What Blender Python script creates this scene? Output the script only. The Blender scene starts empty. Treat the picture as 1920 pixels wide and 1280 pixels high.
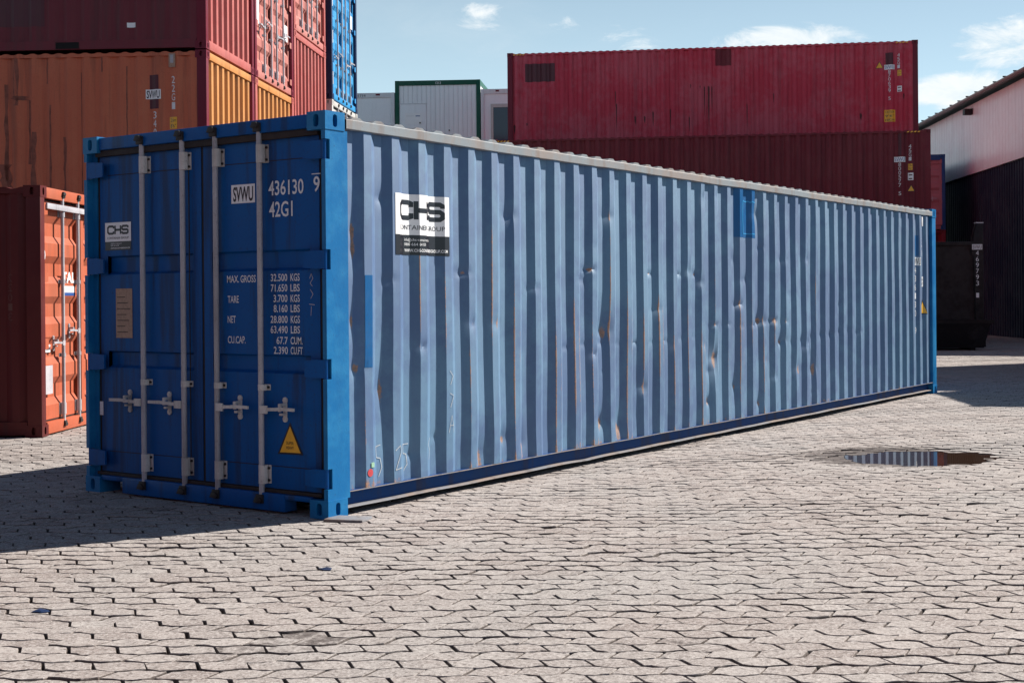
import bpy, bmesh, math, random
from mathutils import Vector, Matrix
random.seed(7)
S = bpy.context.scene
COL = S.collection
# ---------------------------------------------------------------- camera
CAM = Vector((5.818, -6.0016, 1.3983))
RT = Vector((0.8357, 0.5491, -0.0081)); UP = Vector((0.0055, 0.0064, 1.0)); FW = Vector((-0.5491, 0.8358, -0.0023))
cd = bpy.data.cameras.new('camera'); cam = bpy.data.objects.new('camera', cd); COL.objects.link(cam)
cd.sensor_fit = 'HORIZONTAL'; cd.sensor_width = 36.0; cd.lens = 36.0 * 2435.8 / 1920.0
cd.shift_x = -117.25 / 1920.0; cd.shift_y = -78.09 / 1920.0
cd.clip_start = 0.05; cd.clip_end = 2000.0
mw = Matrix((RT, UP, -FW)).transposed().to_4x4(); mw.translation = CAM
cam.matrix_world = mw
S.camera = cam
# ---------------------------------------------------------------- light
SUN_AZ = math.atan2(0.44, 0.898); SUN_EL = math.radians(38.5)
SUND = Vector((math.sin(SUN_AZ) * math.cos(SUN_EL), math.cos(SUN_AZ) * math.cos(SUN_EL), math.sin(SUN_EL)))
sl = bpy.data.lights.new('sun', 'SUN'); sl.energy = 5.0; sl.angle = math.radians(0.5); sl.color = (1.0, 0.93, 0.84)
so = bpy.data.objects.new('sun', sl); COL.objects.link(so); so.location = (20, 40, 40)
so.rotation_euler = SUND.to_track_quat('Z', 'Y').to_euler()
S.view_settings.view_transform = 'Standard'; S.view_settings.look = 'None'
S.view_settings.exposure = 0.95; S.view_settings.gamma = 1.0; S.view_settings.use_curve_mapping = False
SKY_STRENGTH = 0.05


class NT:
    """tiny node helper"""
    def __init__(s, tree): s.t = tree; s.n = tree.nodes; s.l = tree.links
    def node(s, typ, **kw):
        n = s.n.new(typ)
        for k, v in kw.items(): setattr(n, k, v)
        return n
    def put(s, sock, v):
        if isinstance(v, bpy.types.NodeSocket): s.l.new(v, sock)
        elif v is not None: sock.default_value = v
    def math(s, op, a, b=None, c=None, clamp=False):
        n = s.node('ShaderNodeMath', operation=op); n.use_clamp = clamp
        s.put(n.inputs[0], a)
        if b is not None: s.put(n.inputs[1], b)
        if c is not None: s.put(n.inputs[2], c)
        return n.outputs[0]
    def vmath(s, op, a, b=None):
        n = s.node('ShaderNodeVectorMath', operation=op); s.put(n.inputs[0], a)
        if b is not None: s.put(n.inputs[1], b)
        return n.outputs[0]
    def mix(s, f, a, b, blend='MIX'):
        n = s.node('ShaderNodeMix', data_type='RGBA', blend_type=blend)
        s.put(n.inputs[0], f)
        s.put(n.inputs[6], a if isinstance(a, bpy.types.NodeSocket) else (*a, 1.0))
        s.put(n.inputs[7], b if isinstance(b, bpy.types.NodeSocket) else (*b, 1.0))
        return n.outputs[2]
    def noise(s, vec, scale, detail=4.0, rough=0.55, dist=0.0):
        n = s.node('ShaderNodeTexNoise'); s.put(n.inputs['Vector'], vec)
        n.inputs['Scale'].default_value = scale; n.inputs['Detail'].default_value = detail
        n.inputs['Roughness'].default_value = rough; n.inputs['Distortion'].default_value = dist
        return n.outputs[0]
    def ramp(s, v, lo, hi, a=0.0, b=1.0):
        n = s.node('ShaderNodeMapRange', interpolation_type='SMOOTHSTEP'); s.put(n.inputs[0], v)
        for i, q in ((1, lo), (2, hi), (3, a), (4, b)): s.put(n.inputs[i], q)
        return n.outputs[0]


def make_world():
    w = bpy.data.worlds.new('World'); S.world = w; w.use_nodes = True
    t = NT(w.node_tree); t.n.clear()
    out = t.node('ShaderNodeOutputWorld'); bg = t.node('ShaderNodeBackground')
    sky = t.node('ShaderNodeTexSky', sky_type='NISHITA', sun_disc=False, sun_elevation=SUN_EL, sun_rotation=SUN_AZ,
                 altitude=0.0, air_density=0.6, dust_density=0.1, ozone_density=1.5)
    tc = t.node('ShaderNodeTexCoord'); d = tc.outputs['Generated']
    sep = t.node('ShaderNodeSeparateXYZ'); t.put(sep.inputs[0], d)
    x, y, z = sep.outputs
    az = t.math('ARCTAN2', x, y); el = t.math('ARCSINE', z)
    comb = t.node('ShaderNodeCombineXYZ')
    t.put(comb.inputs[0], t.math('MULTIPLY', az, 3.2)); t.put(comb.inputs[1], t.math('MULTIPLY', el, 7.5))
    n1 = t.noise(comb.outputs[0], 5.5, 9.0, 0.68, 0.5)
    n2 = t.noise(comb.outputs[0], 1.1, 3.0, 0.5, 0.2)
    # cumulus banks: azimuth, elevation, half widths
    blobs = [(-0.652, 0.2130, 0.024, 0.013, 0.74), (-0.585, 0.2057, 0.020, 0.008, 0.74), (-0.535, 0.196, 0.036, 0.016, 0.60), (-0.418, 0.192, 0.052, 0.012, 1.0),
             (-0.255, 0.180, 0.045, 0.018, 0.98), (-0.285, 0.147, 0.055, 0.015, 1.05), (-0.22, 0.14, 0.05, 0.015, 0.9), (-0.05, 0.17, 0.07, 0.02, 0.9),
             (0.30, 0.15, 0.07, 0.02, 1.0), (-1.15, 0.19, 0.06, 0.02, 0.9), (-1.8, 0.22, 0.08, 0.02, 1.0), (1.1, 0.16, 0.07, 0.02, 1.0),
             (1.9, 0.2, 0.08, 0.02, 1.0), (2.7, 0.17, 0.07, 0.02, 1.0), (-2.6, 0.2, 0.07, 0.02, 1.0)]
    acc = None
    for a, e, ra, re, k in blobs:
        p = t.math('MULTIPLY', t.math('SUBTRACT', az, a), 1.0 / ra); q = t.math('MULTIPLY', t.math('SUBTRACT', el, e), 1.0 / re)
        r2 = t.math('ADD', t.math('MULTIPLY', p, p), t.math('MULTIPLY', q, q))
        b = t.math('MULTIPLY', t.math('SUBTRACT', 1.0, t.math('MULTIPLY', r2, 0.5), clamp=True), k)
        acc = b if acc is None else t.math('MAXIMUM', acc, b)
    body = t.math('ADD', t.math('MULTIPLY', acc, 0.46), t.math('MULTIPLY', n1, 0.95))
    c1 = t.math('MULTIPLY', t.ramp(body, 0.70, 0.95), 0.92)
    veil = t.math('MULTIPLY', t.ramp(t.math('ADD', t.math('MULTIPLY', n2, 0.8), t.math('MULTIPLY', n1, 0.3)), 0.55, 0.90), 0.16)
    cf = t.math('MULTIPLY', t.math('MAXIMUM', c1, veil), t.ramp(el, -0.02, 0.03))
    white = t.mix(t.ramp(n1, 0.35, 0.7), (8.6, 9.6, 10.1), (10.6, 10.9, 11.0))
    hz = t.math('MULTIPLY', t.math('POWER', 2.718, t.math('MULTIPLY', t.math('MAXIMUM', el, 0.0), -4.6)), 0.97)
    soft = t.mix(hz, sky.outputs[0], (9.6, 12.8, 13.2))        # haze thickening toward the horizon
    colr = t.mix(cf, soft, white)
    t.put(bg.inputs[0], colr); bg.inputs[1].default_value = SKY_STRENGTH
    t.l.new(bg.outputs[0], out.inputs[0])


make_world()

# ---------------------------------------------------------------- materials
MATS = {}


def new_mat(name):
    m = bpy.data.materials.new(name); m.use_nodes = True
    t = NT(m.node_tree); t.n.clear()
    out = t.node('ShaderNodeOutputMaterial'); p = t.node('ShaderNodeBsdfPrincipled')
    t.l.new(p.outputs[0], out.inputs[0])
    MATS[name] = m
    return m, t, p


def pos_scaled(t, sx, sy, sz):
    g = t.node('ShaderNodeNewGeometry'); mp = t.node('ShaderNodeMapping')
    t.put(mp.inputs[0], g.outputs['Position']); mp.inputs['Scale'].default_value = (sx, sy, sz)
    return mp.outputs[0]


KEEP = {'office_white', 'office_grey', 'cladding_light', 'maroon_bright', 'orange_brown', 'orange_paint', 'red_paint', 'pale_red_door', 'bright_blue', 'blue_faded', 'blue_post'}
KALB = 0.74
RUST = (0.13, 0.055, 0.022); RUST2 = (0.30, 0.115, 0.045)


def paint(name, col, rough=0.45, fade=None, fade_amt=0.35, streak=0.35, dirt=(0.05, 0.04, 0.04), rust=0.0, spec=0.22, bump=0.15, chip=0.0, chipcol=(0.45, 0.5, 0.55), coat=0.0, coat_rough=0.5, tint=None):
    """weathered paint: broad fading, vertical rain streaks, rust freckles; `rust` attribute adds more"""
    if name not in KEEP:
        col = tuple(c * KALB for c in col); fade = fade and tuple(c * KALB for c in fade)
    m, t, p = new_mat(name)
    P1 = pos_scaled(t, 1, 1, 1); PS = pos_scaled(t, 7, 7, 0.45)
    big = t.noise(P1, 0.9, 5.0, 0.6); mid = t.noise(P1, 6.0, 6.0, 0.65); fine = t.noise(P1, 55.0, 5.0, 0.7)
    stk = t.noise(PS, 1.0, 5.0, 0.6)
    fade = fade or tuple(min(1, c * 0.75 + 0.08) for c in col)
    c = t.mix(t.math('MULTIPLY', t.ramp(t.math('ADD', t.math('MULTIPLY', big, 0.6), t.math('MULTIPLY', mid, 0.4)), 0.42, 0.60), fade_amt), col, fade)
    c = t.mix(t.math('MULTIPLY', t.ramp(stk, 0.50, 0.66), streak), c, dirt)
    c = t.mix(t.math('MULTIPLY', t.ramp(fine, 0.55, 0.66), 0.30), c, dirt)
    if chip > 0:
        c = t.mix(t.ramp(t.math('ADD', fine, t.math('MULTIPLY', mid, 0.4)), 0.93 - chip, 0.97 - chip), c, chipcol)
    at = t.node('ShaderNodeAttribute', attribute_name='rust')
    rn = t.math('ADD', t.math('MULTIPLY', t.noise(pos_scaled(t, 1, 1, 0.16), 26.0, 6.0, 0.7), 0.6), t.math('MULTIPLY', fine, 0.4))
    lvl = t.math('ADD', t.math('ADD', at.outputs['Fac'], rust), rn)
    rf = t.ramp(lvl, 0.82, 0.96)
    rc = t.mix(t.ramp(fine, 0.35, 0.65), RUST, RUST2)
    c = t.mix(rf, c, rc)
    t.put(p.inputs['Base Color'], c)
    t.put(p.inputs['Roughness'], t.math('ADD', t.math('MULTIPLY', mid, 0.25), rough - 0.12 , clamp=True))
    p.inputs['Specular IOR Level'].default_value = spec
    if tint: p.inputs['Specular Tint'].default_value = (*tint, 1)
    p.inputs['Coat Weight'].default_value = coat; p.inputs['Coat Roughness'].default_value = coat_rough; p.inputs['Coat IOR'].default_value = 1.6
    b = t.node('ShaderNodeBump'); b.inputs['Strength'].default_value = bump; b.inputs['Distance'].default_value = 0.004
    t.put(b.inputs['Height'], t.math('ADD', t.math('MULTIPLY', fine, 0.5), t.math('MULTIPLY', mid, 0.8)))
    t.l.new(b.outputs[0], p.inputs['Normal'])
    return m


def plain(name, col, rough=0.5, metal=0.0, var=0.25, scale=30.0, spec=0.5):
    col = tuple(c * 0.85 for c in col)
    m, t, p = new_mat(name)
    n = t.noise(pos_scaled(t, 1, 1, 1), scale, 5.0, 0.6)
    c = t.mix(t.math('MULTIPLY', t.ramp(n, 0.35, 0.7), var), col, tuple(v * 0.45 for v in col))
    t.put(p.inputs['Base Color'], c); p.inputs['Roughness'].default_value = rough; p.inputs['Metallic'].default_value = metal
    p.inputs['Specular IOR Level'].default_value = spec
    return m


paint('blue_door', (0.002, 0.108, 0.40), 0.42, fade=(0.006, 0.130, 0.42), streak=0.55, spec=0.15, rust=0.11, dirt=(0.022, 0.022, 0.028), bump=0.3)
paint('blue_post', (0.004, 0.128, 0.34), 0.40, fade=(0.020, 0.20, 0.42), streak=0.12, fade_amt=0.8, dirt=(0.02, 0.08, 0.2), rust=0.03, bump=0.5, chip=0.05, chipcol=(0.008, 0.06, 0.17))
paint('blue_faded', (0.004, 0.056, 0.185), 0.62, fade=(0.040, 0.140, 0.262), fade_amt=0.9, streak=0.25, dirt=(0.012, 0.05, 0.15), rust=0.0, spec=1.0, bump=0.12, coat=1.0, coat_rough=0.60, tint=(0.62, 0.85, 1.0))
paint('blue_rail', (0.006, 0.065, 0.25), 0.55, spec=0.1, fade=(0.03, 0.075, 0.20), fade_amt=0.6, streak=0.5, rust=0.08)
paint('grey_rail', (0.31, 0.36, 0.40), 0.55, fade=(0.40, 0.30, 0.25), fade_amt=0.6, streak=0.4, dirt=(0.2, 0.12, 0.08), rust=0.20)
paint('blue_patch', (0.006, 0.13, 0.37), 0.4, streak=0.1, fade_amt=0.2)
paint('sill_edge', (0.27, 0.28, 0.31), 0.6, fade=(0.36, 0.27, 0.22), fade_amt=0.8, streak=0.4, rust=0.14)
plain('rubber', (0.012, 0.011, 0.012), 0.7, var=0.5)
paint('header_dirt', (0.035, 0.028, 0.03), 0.7, fade=(0.06, 0.045, 0.04), fade_amt=0.8, rust=0.1)
paint('galvanised', (0.60, 0.59, 0.64), 0.45, fade=(0.46, 0.45, 0.50), fade_amt=0.9, streak=0.3, dirt=(0.07, 0.05, 0.045), rust=0.12, spec=0.4)
paint('galvanised_white', (0.82, 0.80, 0.78), 0.45, fade=(0.60, 0.58, 0.56), fade_amt=0.9, streak=0.3, dirt=(0.08, 0.05, 0.04), rust=0.16, spec=0.4)
plain('dark_iron', (0.035, 0.03, 0.03), 0.6, metal=0.3, var=0.5)
plain('black_hole', (0.004, 0.004, 0.005), 0.9, var=0.0)
plain('white_vinyl', (0.94, 0.95, 0.97), 0.3, var=0.06, scale=8)
plain('black_vinyl', (0.012, 0.012, 0.02), 0.3, var=0.1)
plain('white_lettering', (0.90, 0.92, 0.96), 0.5, var=0.45, scale=70)
plain('chalk', (0.55, 0.60, 0.65), 0.9, var=0.6, scale=120)
plain('chalk_faint', (0.17, 0.08, 0.07), 0.9, var=0.6, scale=120)
plain('yellow_vinyl', (0.95, 0.50, 0.03), 0.4, var=0.15, scale=12)
plain('brown_plate', (0.46, 0.30, 0.22), 0.55, metal=0.2, var=0.5, scale=60)
plain('red_dot', (0.6, 0.06, 0.07), 0.5, var=0.2); plain('green_dot', (0.35, 0.6, 0.42), 0.5, var=0.2)
paint('orange_brown', (0.50, 0.135, 0.072), 0.5, fade=(0.54, 0.18, 0.10), streak=0.35, dirt=(0.12, 0.05, 0.04), rust=0.02)
paint('orange_paint', (0.50, 0.22, 0.07), 0.5, fade=(0.55, 0.28, 0.12), streak=0.35, dirt=(0.14, 0.06, 0.04), rust=0.02)
paint('orange_red', (0.55, 0.135, 0.07), 0.45, fade=(0.56, 0.20, 0.13), streak=0.3, dirt=(0.2, 0.07, 0.04), rust=0.02)
paint('brown_side', (0.12, 0.018, 0.020), 0.5, fade=(0.15, 0.035, 0.03), streak=0.4, dirt=(0.04, 0.02, 0.02), rust=0.06)
paint('red_paint', (0.40, 0.10, 0.09), 0.5, fade=(0.46, 0.18, 0.16), streak=0.25, dirt=(0.12, 0.04, 0.04), rust=0.0)
paint('maroon_post', (0.20, 0.016, 0.040), 0.5, fade=(0.23, 0.03, 0.05), streak=0.2)
paint('maroon_shade', (0.20, 0.032, 0.048), 0.5, fade=(0.23, 0.05, 0.065), streak=0.3, rust=0.0)
paint('maroon_bright', (0.47, 0.030, 0.062), 0.45, spec=0.25, fade=(0.48, 0.085, 0.12), fade_amt=0.8, streak=0.30, dirt=(0.12, 0.015, 0.025))
paint('maroon_dark', (0.20, 0.020, 0.036), 0.5, fade=(0.22, 0.045, 0.055), fade_amt=0.6, streak=0.35, dirt=(0.05, 0.01, 0.015))
plain('maroon_patch', (0.085, 0.006, 0.018), 0.5, var=0.15)
paint('pale_red_door', (0.44, 0.16, 0.14), 0.5, fade=(0.50, 0.27, 0.24), streak=0.3, dirt=(0.2, 0.09, 0.07), rust=0.02)
paint('bright_blue', (0.025, 0.25, 0.55), 0.4, fade=(0.09, 0.36, 0.60), streak=0.15)
paint('navy', (0.006, 0.028, 0.10), 0.45, streak=0.2, fade_amt=0.2)
paint('white_paint', (0.66, 0.66, 0.65), 0.5, fade=(0.56, 0.55, 0.53), streak=0.2, dirt=(0.25, 0.22, 0.2))
paint('office_white', (0.80, 0.82, 0.85), 0.5, fade=(0.74, 0.77, 0.82), streak=0.12, dirt=(0.5, 0.5, 0.52))
paint('office_grey', (0.66, 0.67, 0.70), 0.5, streak=0.15, dirt=(0.3, 0.3, 0.33))
paint('office_green', (0.0, 0.10, 0.062), 0.45, streak=0.1, fade_amt=0.2)
plain('window_glass', (0.006, 0.02, 0.06), 0.08, var=0.0)
paint('cladding_light', (0.74, 0.64, 0.63), 0.32, fade=(0.70, 0.54, 0.54), fade_amt=0.6, streak=0.3, dirt=(0.45, 0.33, 0.33), bump=0.03)
paint('cladding_dark', (0.012, 0.018, 0.042), 0.5, spec=0.1, streak=0.1, fade_amt=0.2, dirt=(0.01, 0.01, 0.015), bump=0.03)
paint('black_paint', (0.008, 0.008, 0.012), 0.45, streak=0.2, fade_amt=0.2, dirt=(0.012, 0.011, 0.011))
plain('gutter', (0.34, 0.29, 0.27), 0.5, var=0.4)
plain('roof_sheet', (0.09, 0.08, 0.08), 0.6, var=0.3)
paint('pink_panel', (0.50, 0.24, 0.27), 0.5, streak=0.3, dirt=(0.3, 0.12, 0.12))
paint('frame_blue', (0.012, 0.09, 0.30), 0.45, streak=0.1, fade_amt=0.2)
plain('rust_streak', (0.10, 0.016, 0.022), 0.7, var=0.6, scale=20)
plain('dirt_streak', (0.30, 0.092, 0.058), 0.7, var=0.8, scale=9)
plain('logo_blue', (0.03, 0.09, 0.32), 0.4, var=0.1)


def paver_material():
    m, t, p = new_mat('paver_concrete')
    P1 = pos_scaled(t, 1, 1, 1)
    at = t.node('ShaderNodeAttribute', attribute_name='tint')
    big = t.noise(P1, 0.55, 5.0, 0.6); mid = t.noise(P1, 9.0, 6.0, 0.7); fine = t.noise(P1, 40.0, 5.0, 0.9); grit = t.noise(P1, 60.0, 5.0, 0.9)
    c = t.mix(at.outputs['Fac'], (0.245, 0.205, 0.190), (0.355, 0.318, 0.300))
    c = t.mix(t.math('MULTIPLY', t.ramp(big, 0.42, 0.68), 0.75), c, (0.30, 0.285, 0.275))
    c = t.mix(t.math('MULTIPLY', t.ramp(mid, 0.47, 0.74), 0.55), c, (0.145, 0.118, 0.108))
    c = t.mix(t.math('MULTIPLY', t.ramp(fine, 0.515, 0.575), 0.72), c, (0.10, 0.080, 0.075))
    c = t.mix(t.math('MULTIPLY', t.ramp(grit, 0.505, 0.565), 0.70), c, (0.50, 0.465, 0.445))
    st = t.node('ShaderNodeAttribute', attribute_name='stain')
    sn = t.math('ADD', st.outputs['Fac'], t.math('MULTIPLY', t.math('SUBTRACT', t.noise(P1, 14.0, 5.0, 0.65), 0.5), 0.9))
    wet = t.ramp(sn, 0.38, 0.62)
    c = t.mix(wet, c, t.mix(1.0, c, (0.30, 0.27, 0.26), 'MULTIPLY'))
    t.put(p.inputs['Base Color'], c)
    t.put(p.inputs['Roughness'], t.math('SUBTRACT', 0.88, t.math('MULTIPLY', wet, 0.2)))
    p.inputs['Specular IOR Level'].default_value = 0.35
    b = t.node('ShaderNodeBump'); b.inputs['Strength'].default_value = 1.0; b.inputs['Distance'].default_value = 0.007
    t.put(b.inputs['Height'], t.math('ADD', t.math('MULTIPLY', fine, 0.7), t.math('MULTIPLY', mid, 0.9)))
    t.l.new(b.outputs[0], p.inputs['Normal'])


paver_material()


def yard_material():
    m, t, p = new_mat('yard_ground')
    P1 = pos_scaled(t, 1, 1, 1)
    br = t.node('ShaderNodeTexBrick'); mp = t.node('ShaderNodeMapping'); mp.inputs['Rotation'].default_value = (0, 0, -0.56)
    t.put(mp.inputs[0], P1); t.put(br.inputs['Vector'], mp.outputs[0])
    br.inputs['Scale'].default_value = 1.0; br.inputs['Brick Width'].default_value = 0.19; br.inputs['Row Height'].default_value = 0.111
    br.inputs['Mortar Size'].default_value = 0.005
    br.inputs['Color1'].default_value = (0.06, 0.05, 0.045, 1); br.inputs['Color2'].default_value = (0.07, 0.06, 0.054, 1); br.inputs['Mortar'].default_value = (0.03, 0.026, 0.024, 1)
    n = t.noise(P1, 3.0, 6.0, 0.65)
    t.put(p.inputs['Base Color'], t.mix(t.math('MULTIPLY', t.ramp(n, 0.4, 0.7), 0.6), br.outputs[0], (0.022, 0.018, 0.016)))
    p.inputs['Roughness'].default_value = 0.95


yard_material()
m, t, p = new_mat('puddle_water')
p.inputs['Base Color'].default_value = (0.035, 0.020, 0.014, 1); p.inputs['Roughness'].default_value = 0.015
p.inputs['IOR'].default_value = 1.33; p.inputs['Specular IOR Level'].default_value = 0.5
b_ = t.node('ShaderNodeBump'); b_.inputs['Strength'].default_value = 0.02; b_.inputs['Distance'].default_value = 0.01
t.put(b_.inputs['Height'], t.noise(pos_scaled(t, 1, 1, 1), 6.0, 2.0, 0.5)); t.l.new(b_.outputs[0], p.inputs['Normal'])


# ---------------------------------------------------------------- geometry helpers
class MB:
    def __init__(s): s.v = []; s.f = []
    def add(s, vs, fs):
        o = len(s.v); s.v.extend(vs); s.f.extend([tuple(i + o for i in f) for f in fs]); return s
    def box(s, x0, x1, y0, y1, z0, z1):
        v = [(x, y, z) for z in (z0, z1) for y in (y0, y1) for x in (x0, x1)]
        return s.add(v, [(0, 2, 3, 1), (4, 5, 7, 6), (0, 1, 5, 4), (2, 6, 7, 3), (0, 4, 6, 2), (1, 3, 7, 5)])
    def tube(s, p0, p1, r, n=12, r2=None):
        p0 = Vector(p0); p1 = Vector(p1); d = (p1 - p0).normalized(); a = d.orthogonal().normalized(); b = d.cross(a); r2 = r2 or r
        v = [tuple(p0 + (a * math.cos(2 * math.pi * i / n) + b * math.sin(2 * math.pi * i / n)) * r) for i in range(n)]
        v += [tuple(p1 + (a * math.cos(2 * math.pi * i / n) + b * math.sin(2 * math.pi * i / n)) * r2) for i in range(n)]
        f = [(i, (i + 1) % n, n + (i + 1) % n, n + i) for i in range(n)] + [tuple(reversed(range(n))), tuple(range(n, 2 * n))]
        return s.add(v, f)
    def prism(s, poly, fn, d0, d1):
        """poly: ccw 2d points; fn(a, b, d) -> xyz"""
        n = len(poly); v = [fn(a, b, d0) for a, b in poly] + [fn(a, b, d1) for a, b in poly]
        return s.add(v, [tuple(reversed(range(n))), tuple(range(n, 2 * n))] + [(i, (i + 1) % n, n + (i + 1) % n, n + i) for i in range(n)])
    def sheet(s, rows):
        nr, nc = len(rows), len(rows[0]); v = [p for r in rows for p in r]
        f = [(i * nc + j, i * nc + j + 1, (i + 1) * nc + j + 1, (i + 1) * nc + j) for i in range(nr - 1) for j in range(nc - 1)]
        return s.add(v, f)
    def mesh(s, name, mat, bevel=0.0, sharp=30.0, smooth=True):
        me = bpy.data.meshes.new(name); me.from_pydata(s.v, [], s.f)
        if bevel > 0:
            bm = bmesh.new(); bm.from_mesh(me); bmesh.ops.recalc_face_normals(bm, faces=bm.faces)
            es = [e for e in bm.edges if len(e.link_faces) == 2 and e.calc_face_angle(0) > 0.5]
            bmesh.ops.bevel(bm, geom=es, offset=bevel, segments=2, profile=0.6, affect='EDGES', clamp_overlap=True)
            bm.to_mesh(me); bm.free()
        elif s.f and len(s.f) < 20000:
            bm = bmesh.new(); bm.from_mesh(me); bmesh.ops.recalc_face_normals(bm, faces=bm.faces); bm.to_mesh(me); bm.free()
        if smooth:
            me.polygons.foreach_set('use_smooth', [True] * len(me.polygons)); me.set_sharp_from_angle(angle=math.radians(sharp))
        me.materials.append(MATS[mat]); me.update()
        return me
    def build(s, name, mat, parent=None, **k):
        return link(name, s.mesh(name, mat, **k), parent)


def link(name, me, parent=None):
    o = bpy.data.objects.new(name, me); COL.objects.link(o)
    if parent is not None: o.parent = parent
    return o


def tag(o, label, cat, group=None):
    o['label'] = label; o['category'] = cat
    if group: o['group'] = group
    return o


def thing(name, label, cat, loc, rotz=0.0, group=None):
    o = bpy.data.objects.new(name, None); COL.objects.link(o); o.location = loc; o.rotation_euler = (0, 0, rotz)
    o.empty_display_size = 0.3
    return tag(o, label, cat, group)


# ---- lettering
_tc = {}


def text_geo(string, bold=0.0):
    """verts/faces of a string in the plane, cap height 1, starting at x = 0; returns width"""
    key = (string, bold)
    if key in _tc: return _tc[key]
    cu = bpy.data.curves.new('t', 'FONT'); cu.body = string; cu.offset = bold; cu.resolution_u = 3; cu.fill_mode = 'FRONT'
    o = bpy.data.objects.new('t', cu); COL.objects.link(o)
    me = bpy.data.meshes.new_from_object(o)
    vs = [(v.co.x, v.co.y) for v in me.vertices]; fs = [tuple(p.vertices) for p in me.polygons]
    bpy.data.objects.remove(o); bpy.data.curves.remove(cu); bpy.data.meshes.remove(me)
    x0 = min(v[0] for v in vs); x1 = max(v[0] for v in vs)
    cap = 0.70
    vs = [((x - x0) / cap, y / cap) for x, y in vs]
    _tc[key] = (vs, fs, (x1 - x0) / cap)
    return _tc[key]


def text2d(string, a, b, h, w=None, bold=0.0):
    vs, fs, tw = text_geo(string, bold)
    k = (w / tw) if w else h * 0.55
    return [(a + x * k, b + y * h) for x, y in vs], fs


def stroke2d(paths, wd):
    """polyline strokes as 2d quads with mitred joints"""
    V, F = [], []
    for pts in paths:
        n = len(pts); base = len(V)
        for i, (x, y) in enumerate(pts):
            p0 = Vector(pts[max(i - 1, 0)]); p1 = Vector(pts[min(i + 1, n - 1)]); c = Vector((x, y))
            d1 = (c - p0).normalized() if i > 0 else (p1 - c).normalized(); d2 = (p1 - c).normalized() if i < n - 1 else d1
            t_ = (d1 + d2).normalized() if (d1 + d2).length > 1e-6 else d1; nm = Vector((-t_.y, t_.x)); k = wd / 2 / max(0.5, nm.dot(Vector((-d1.y, d1.x))))
            V.append(tuple(c + nm * k)); V.append(tuple(c - nm * k))
        for i in range(n - 1): F.append((base + 2 * i, base + 2 * i + 1, base + 2 * i + 3, base + 2 * i + 2))
    return V, F


def flat_part(name, geo, fn, mat, parent):
    """2d geometry mapped by fn(a, b) -> xyz"""
    me = bpy.data.meshes.new(name); me.from_pydata([fn(a, b) for a, b in geo[0]], [], geo[1]); me.materials.append(MATS[mat]); me.update()
    return link(name, me, parent)


def rect2d(a0, a1, b0, b1): return [(a0, b0), (a1, b0), (a1, b1), (a0, b1)], [(0, 1, 2, 3)]


def draped(name, geo, cuts, fn, mat, parent, bstep=None):
    """cut flat geometry at the fold positions, then wrap it on the corrugation"""
    bm = bmesh.new(); vs = [bm.verts.new((a, b, 0)) for a, b in geo[0]]
    for f in geo[1]:
        try: bm.faces.new([vs[i] for i in f])
        except ValueError: pass
    lo = min(v[0] for v in geo[0]); hi = max(v[0] for v in geo[0])
    for c in cuts:
        if lo < c < hi: bmesh.ops.bisect_plane(bm, geom=bm.verts[:] + bm.edges[:] + bm.faces[:], plane_co=(c, 0, 0), plane_no=(1, 0, 0), dist=1e-6)
    if bstep:
        b0 = min(v[1] for v in geo[0]); b1 = max(v[1] for v in geo[0]); k = b0 + bstep
        while k < b1:
            bmesh.ops.bisect_plane(bm, geom=bm.verts[:] + bm.edges[:] + bm.faces[:], plane_co=(0, k, 0), plane_no=(0, 1, 0), dist=1e-6); k += bstep
    for v in bm.verts: v.co = fn(v.co.x, v.co.y)
    me = bpy.data.meshes.new(name); bm.to_mesh(me); bm.free(); me.materials.append(MATS[mat]); me.update()
    return link(name, me, parent)


# ---- corrugation profile
class Prof:
    def __init__(s, s0, s1, first, pitch=0.2785, out=0.072, slope=0.068, depth=0.036, outer=0.0):
        s.k = [(s0, 0.0)] if first - s0 < slope else [(s0, -depth)]
        s.pitch, s.depth, s.outer = pitch, depth, outer
        a = first
        while a < s1 - 0.02:
            for q, d in ((a - slope, -depth), (a, 0.0), (a + out, 0.0), (a + out + slope, -depth)):
                if s.k[-1][0] + 0.004 < q < s1 - 0.004: s.k.append((q, d))
            a += pitch
        s.k.append((s1, s.k[-1][1]))
    def folds(s): return [q for q, _ in s.k]
    def d(s, q):
        k = s.k
        if q <= k[0][0]: return s.outer + k[0][1]
        lo, hi = 0, len(k) - 1
        while hi - lo > 1:
            m_ = (lo + hi) // 2
            if k[m_][0] <= q: lo = m_
            else: hi = m_
        a, b = k[lo], k[hi]; t_ = (q - a[0]) / (b[0] - a[0]) if b[0] > a[0] else 0
        return s.outer + a[1] + (b[1] - a[1]) * min(1, max(0, t_))


CW, CD, CH = 0.162, 0.178, 0.118      # corner casting: width across, depth along, height
_cc = {}


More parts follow.
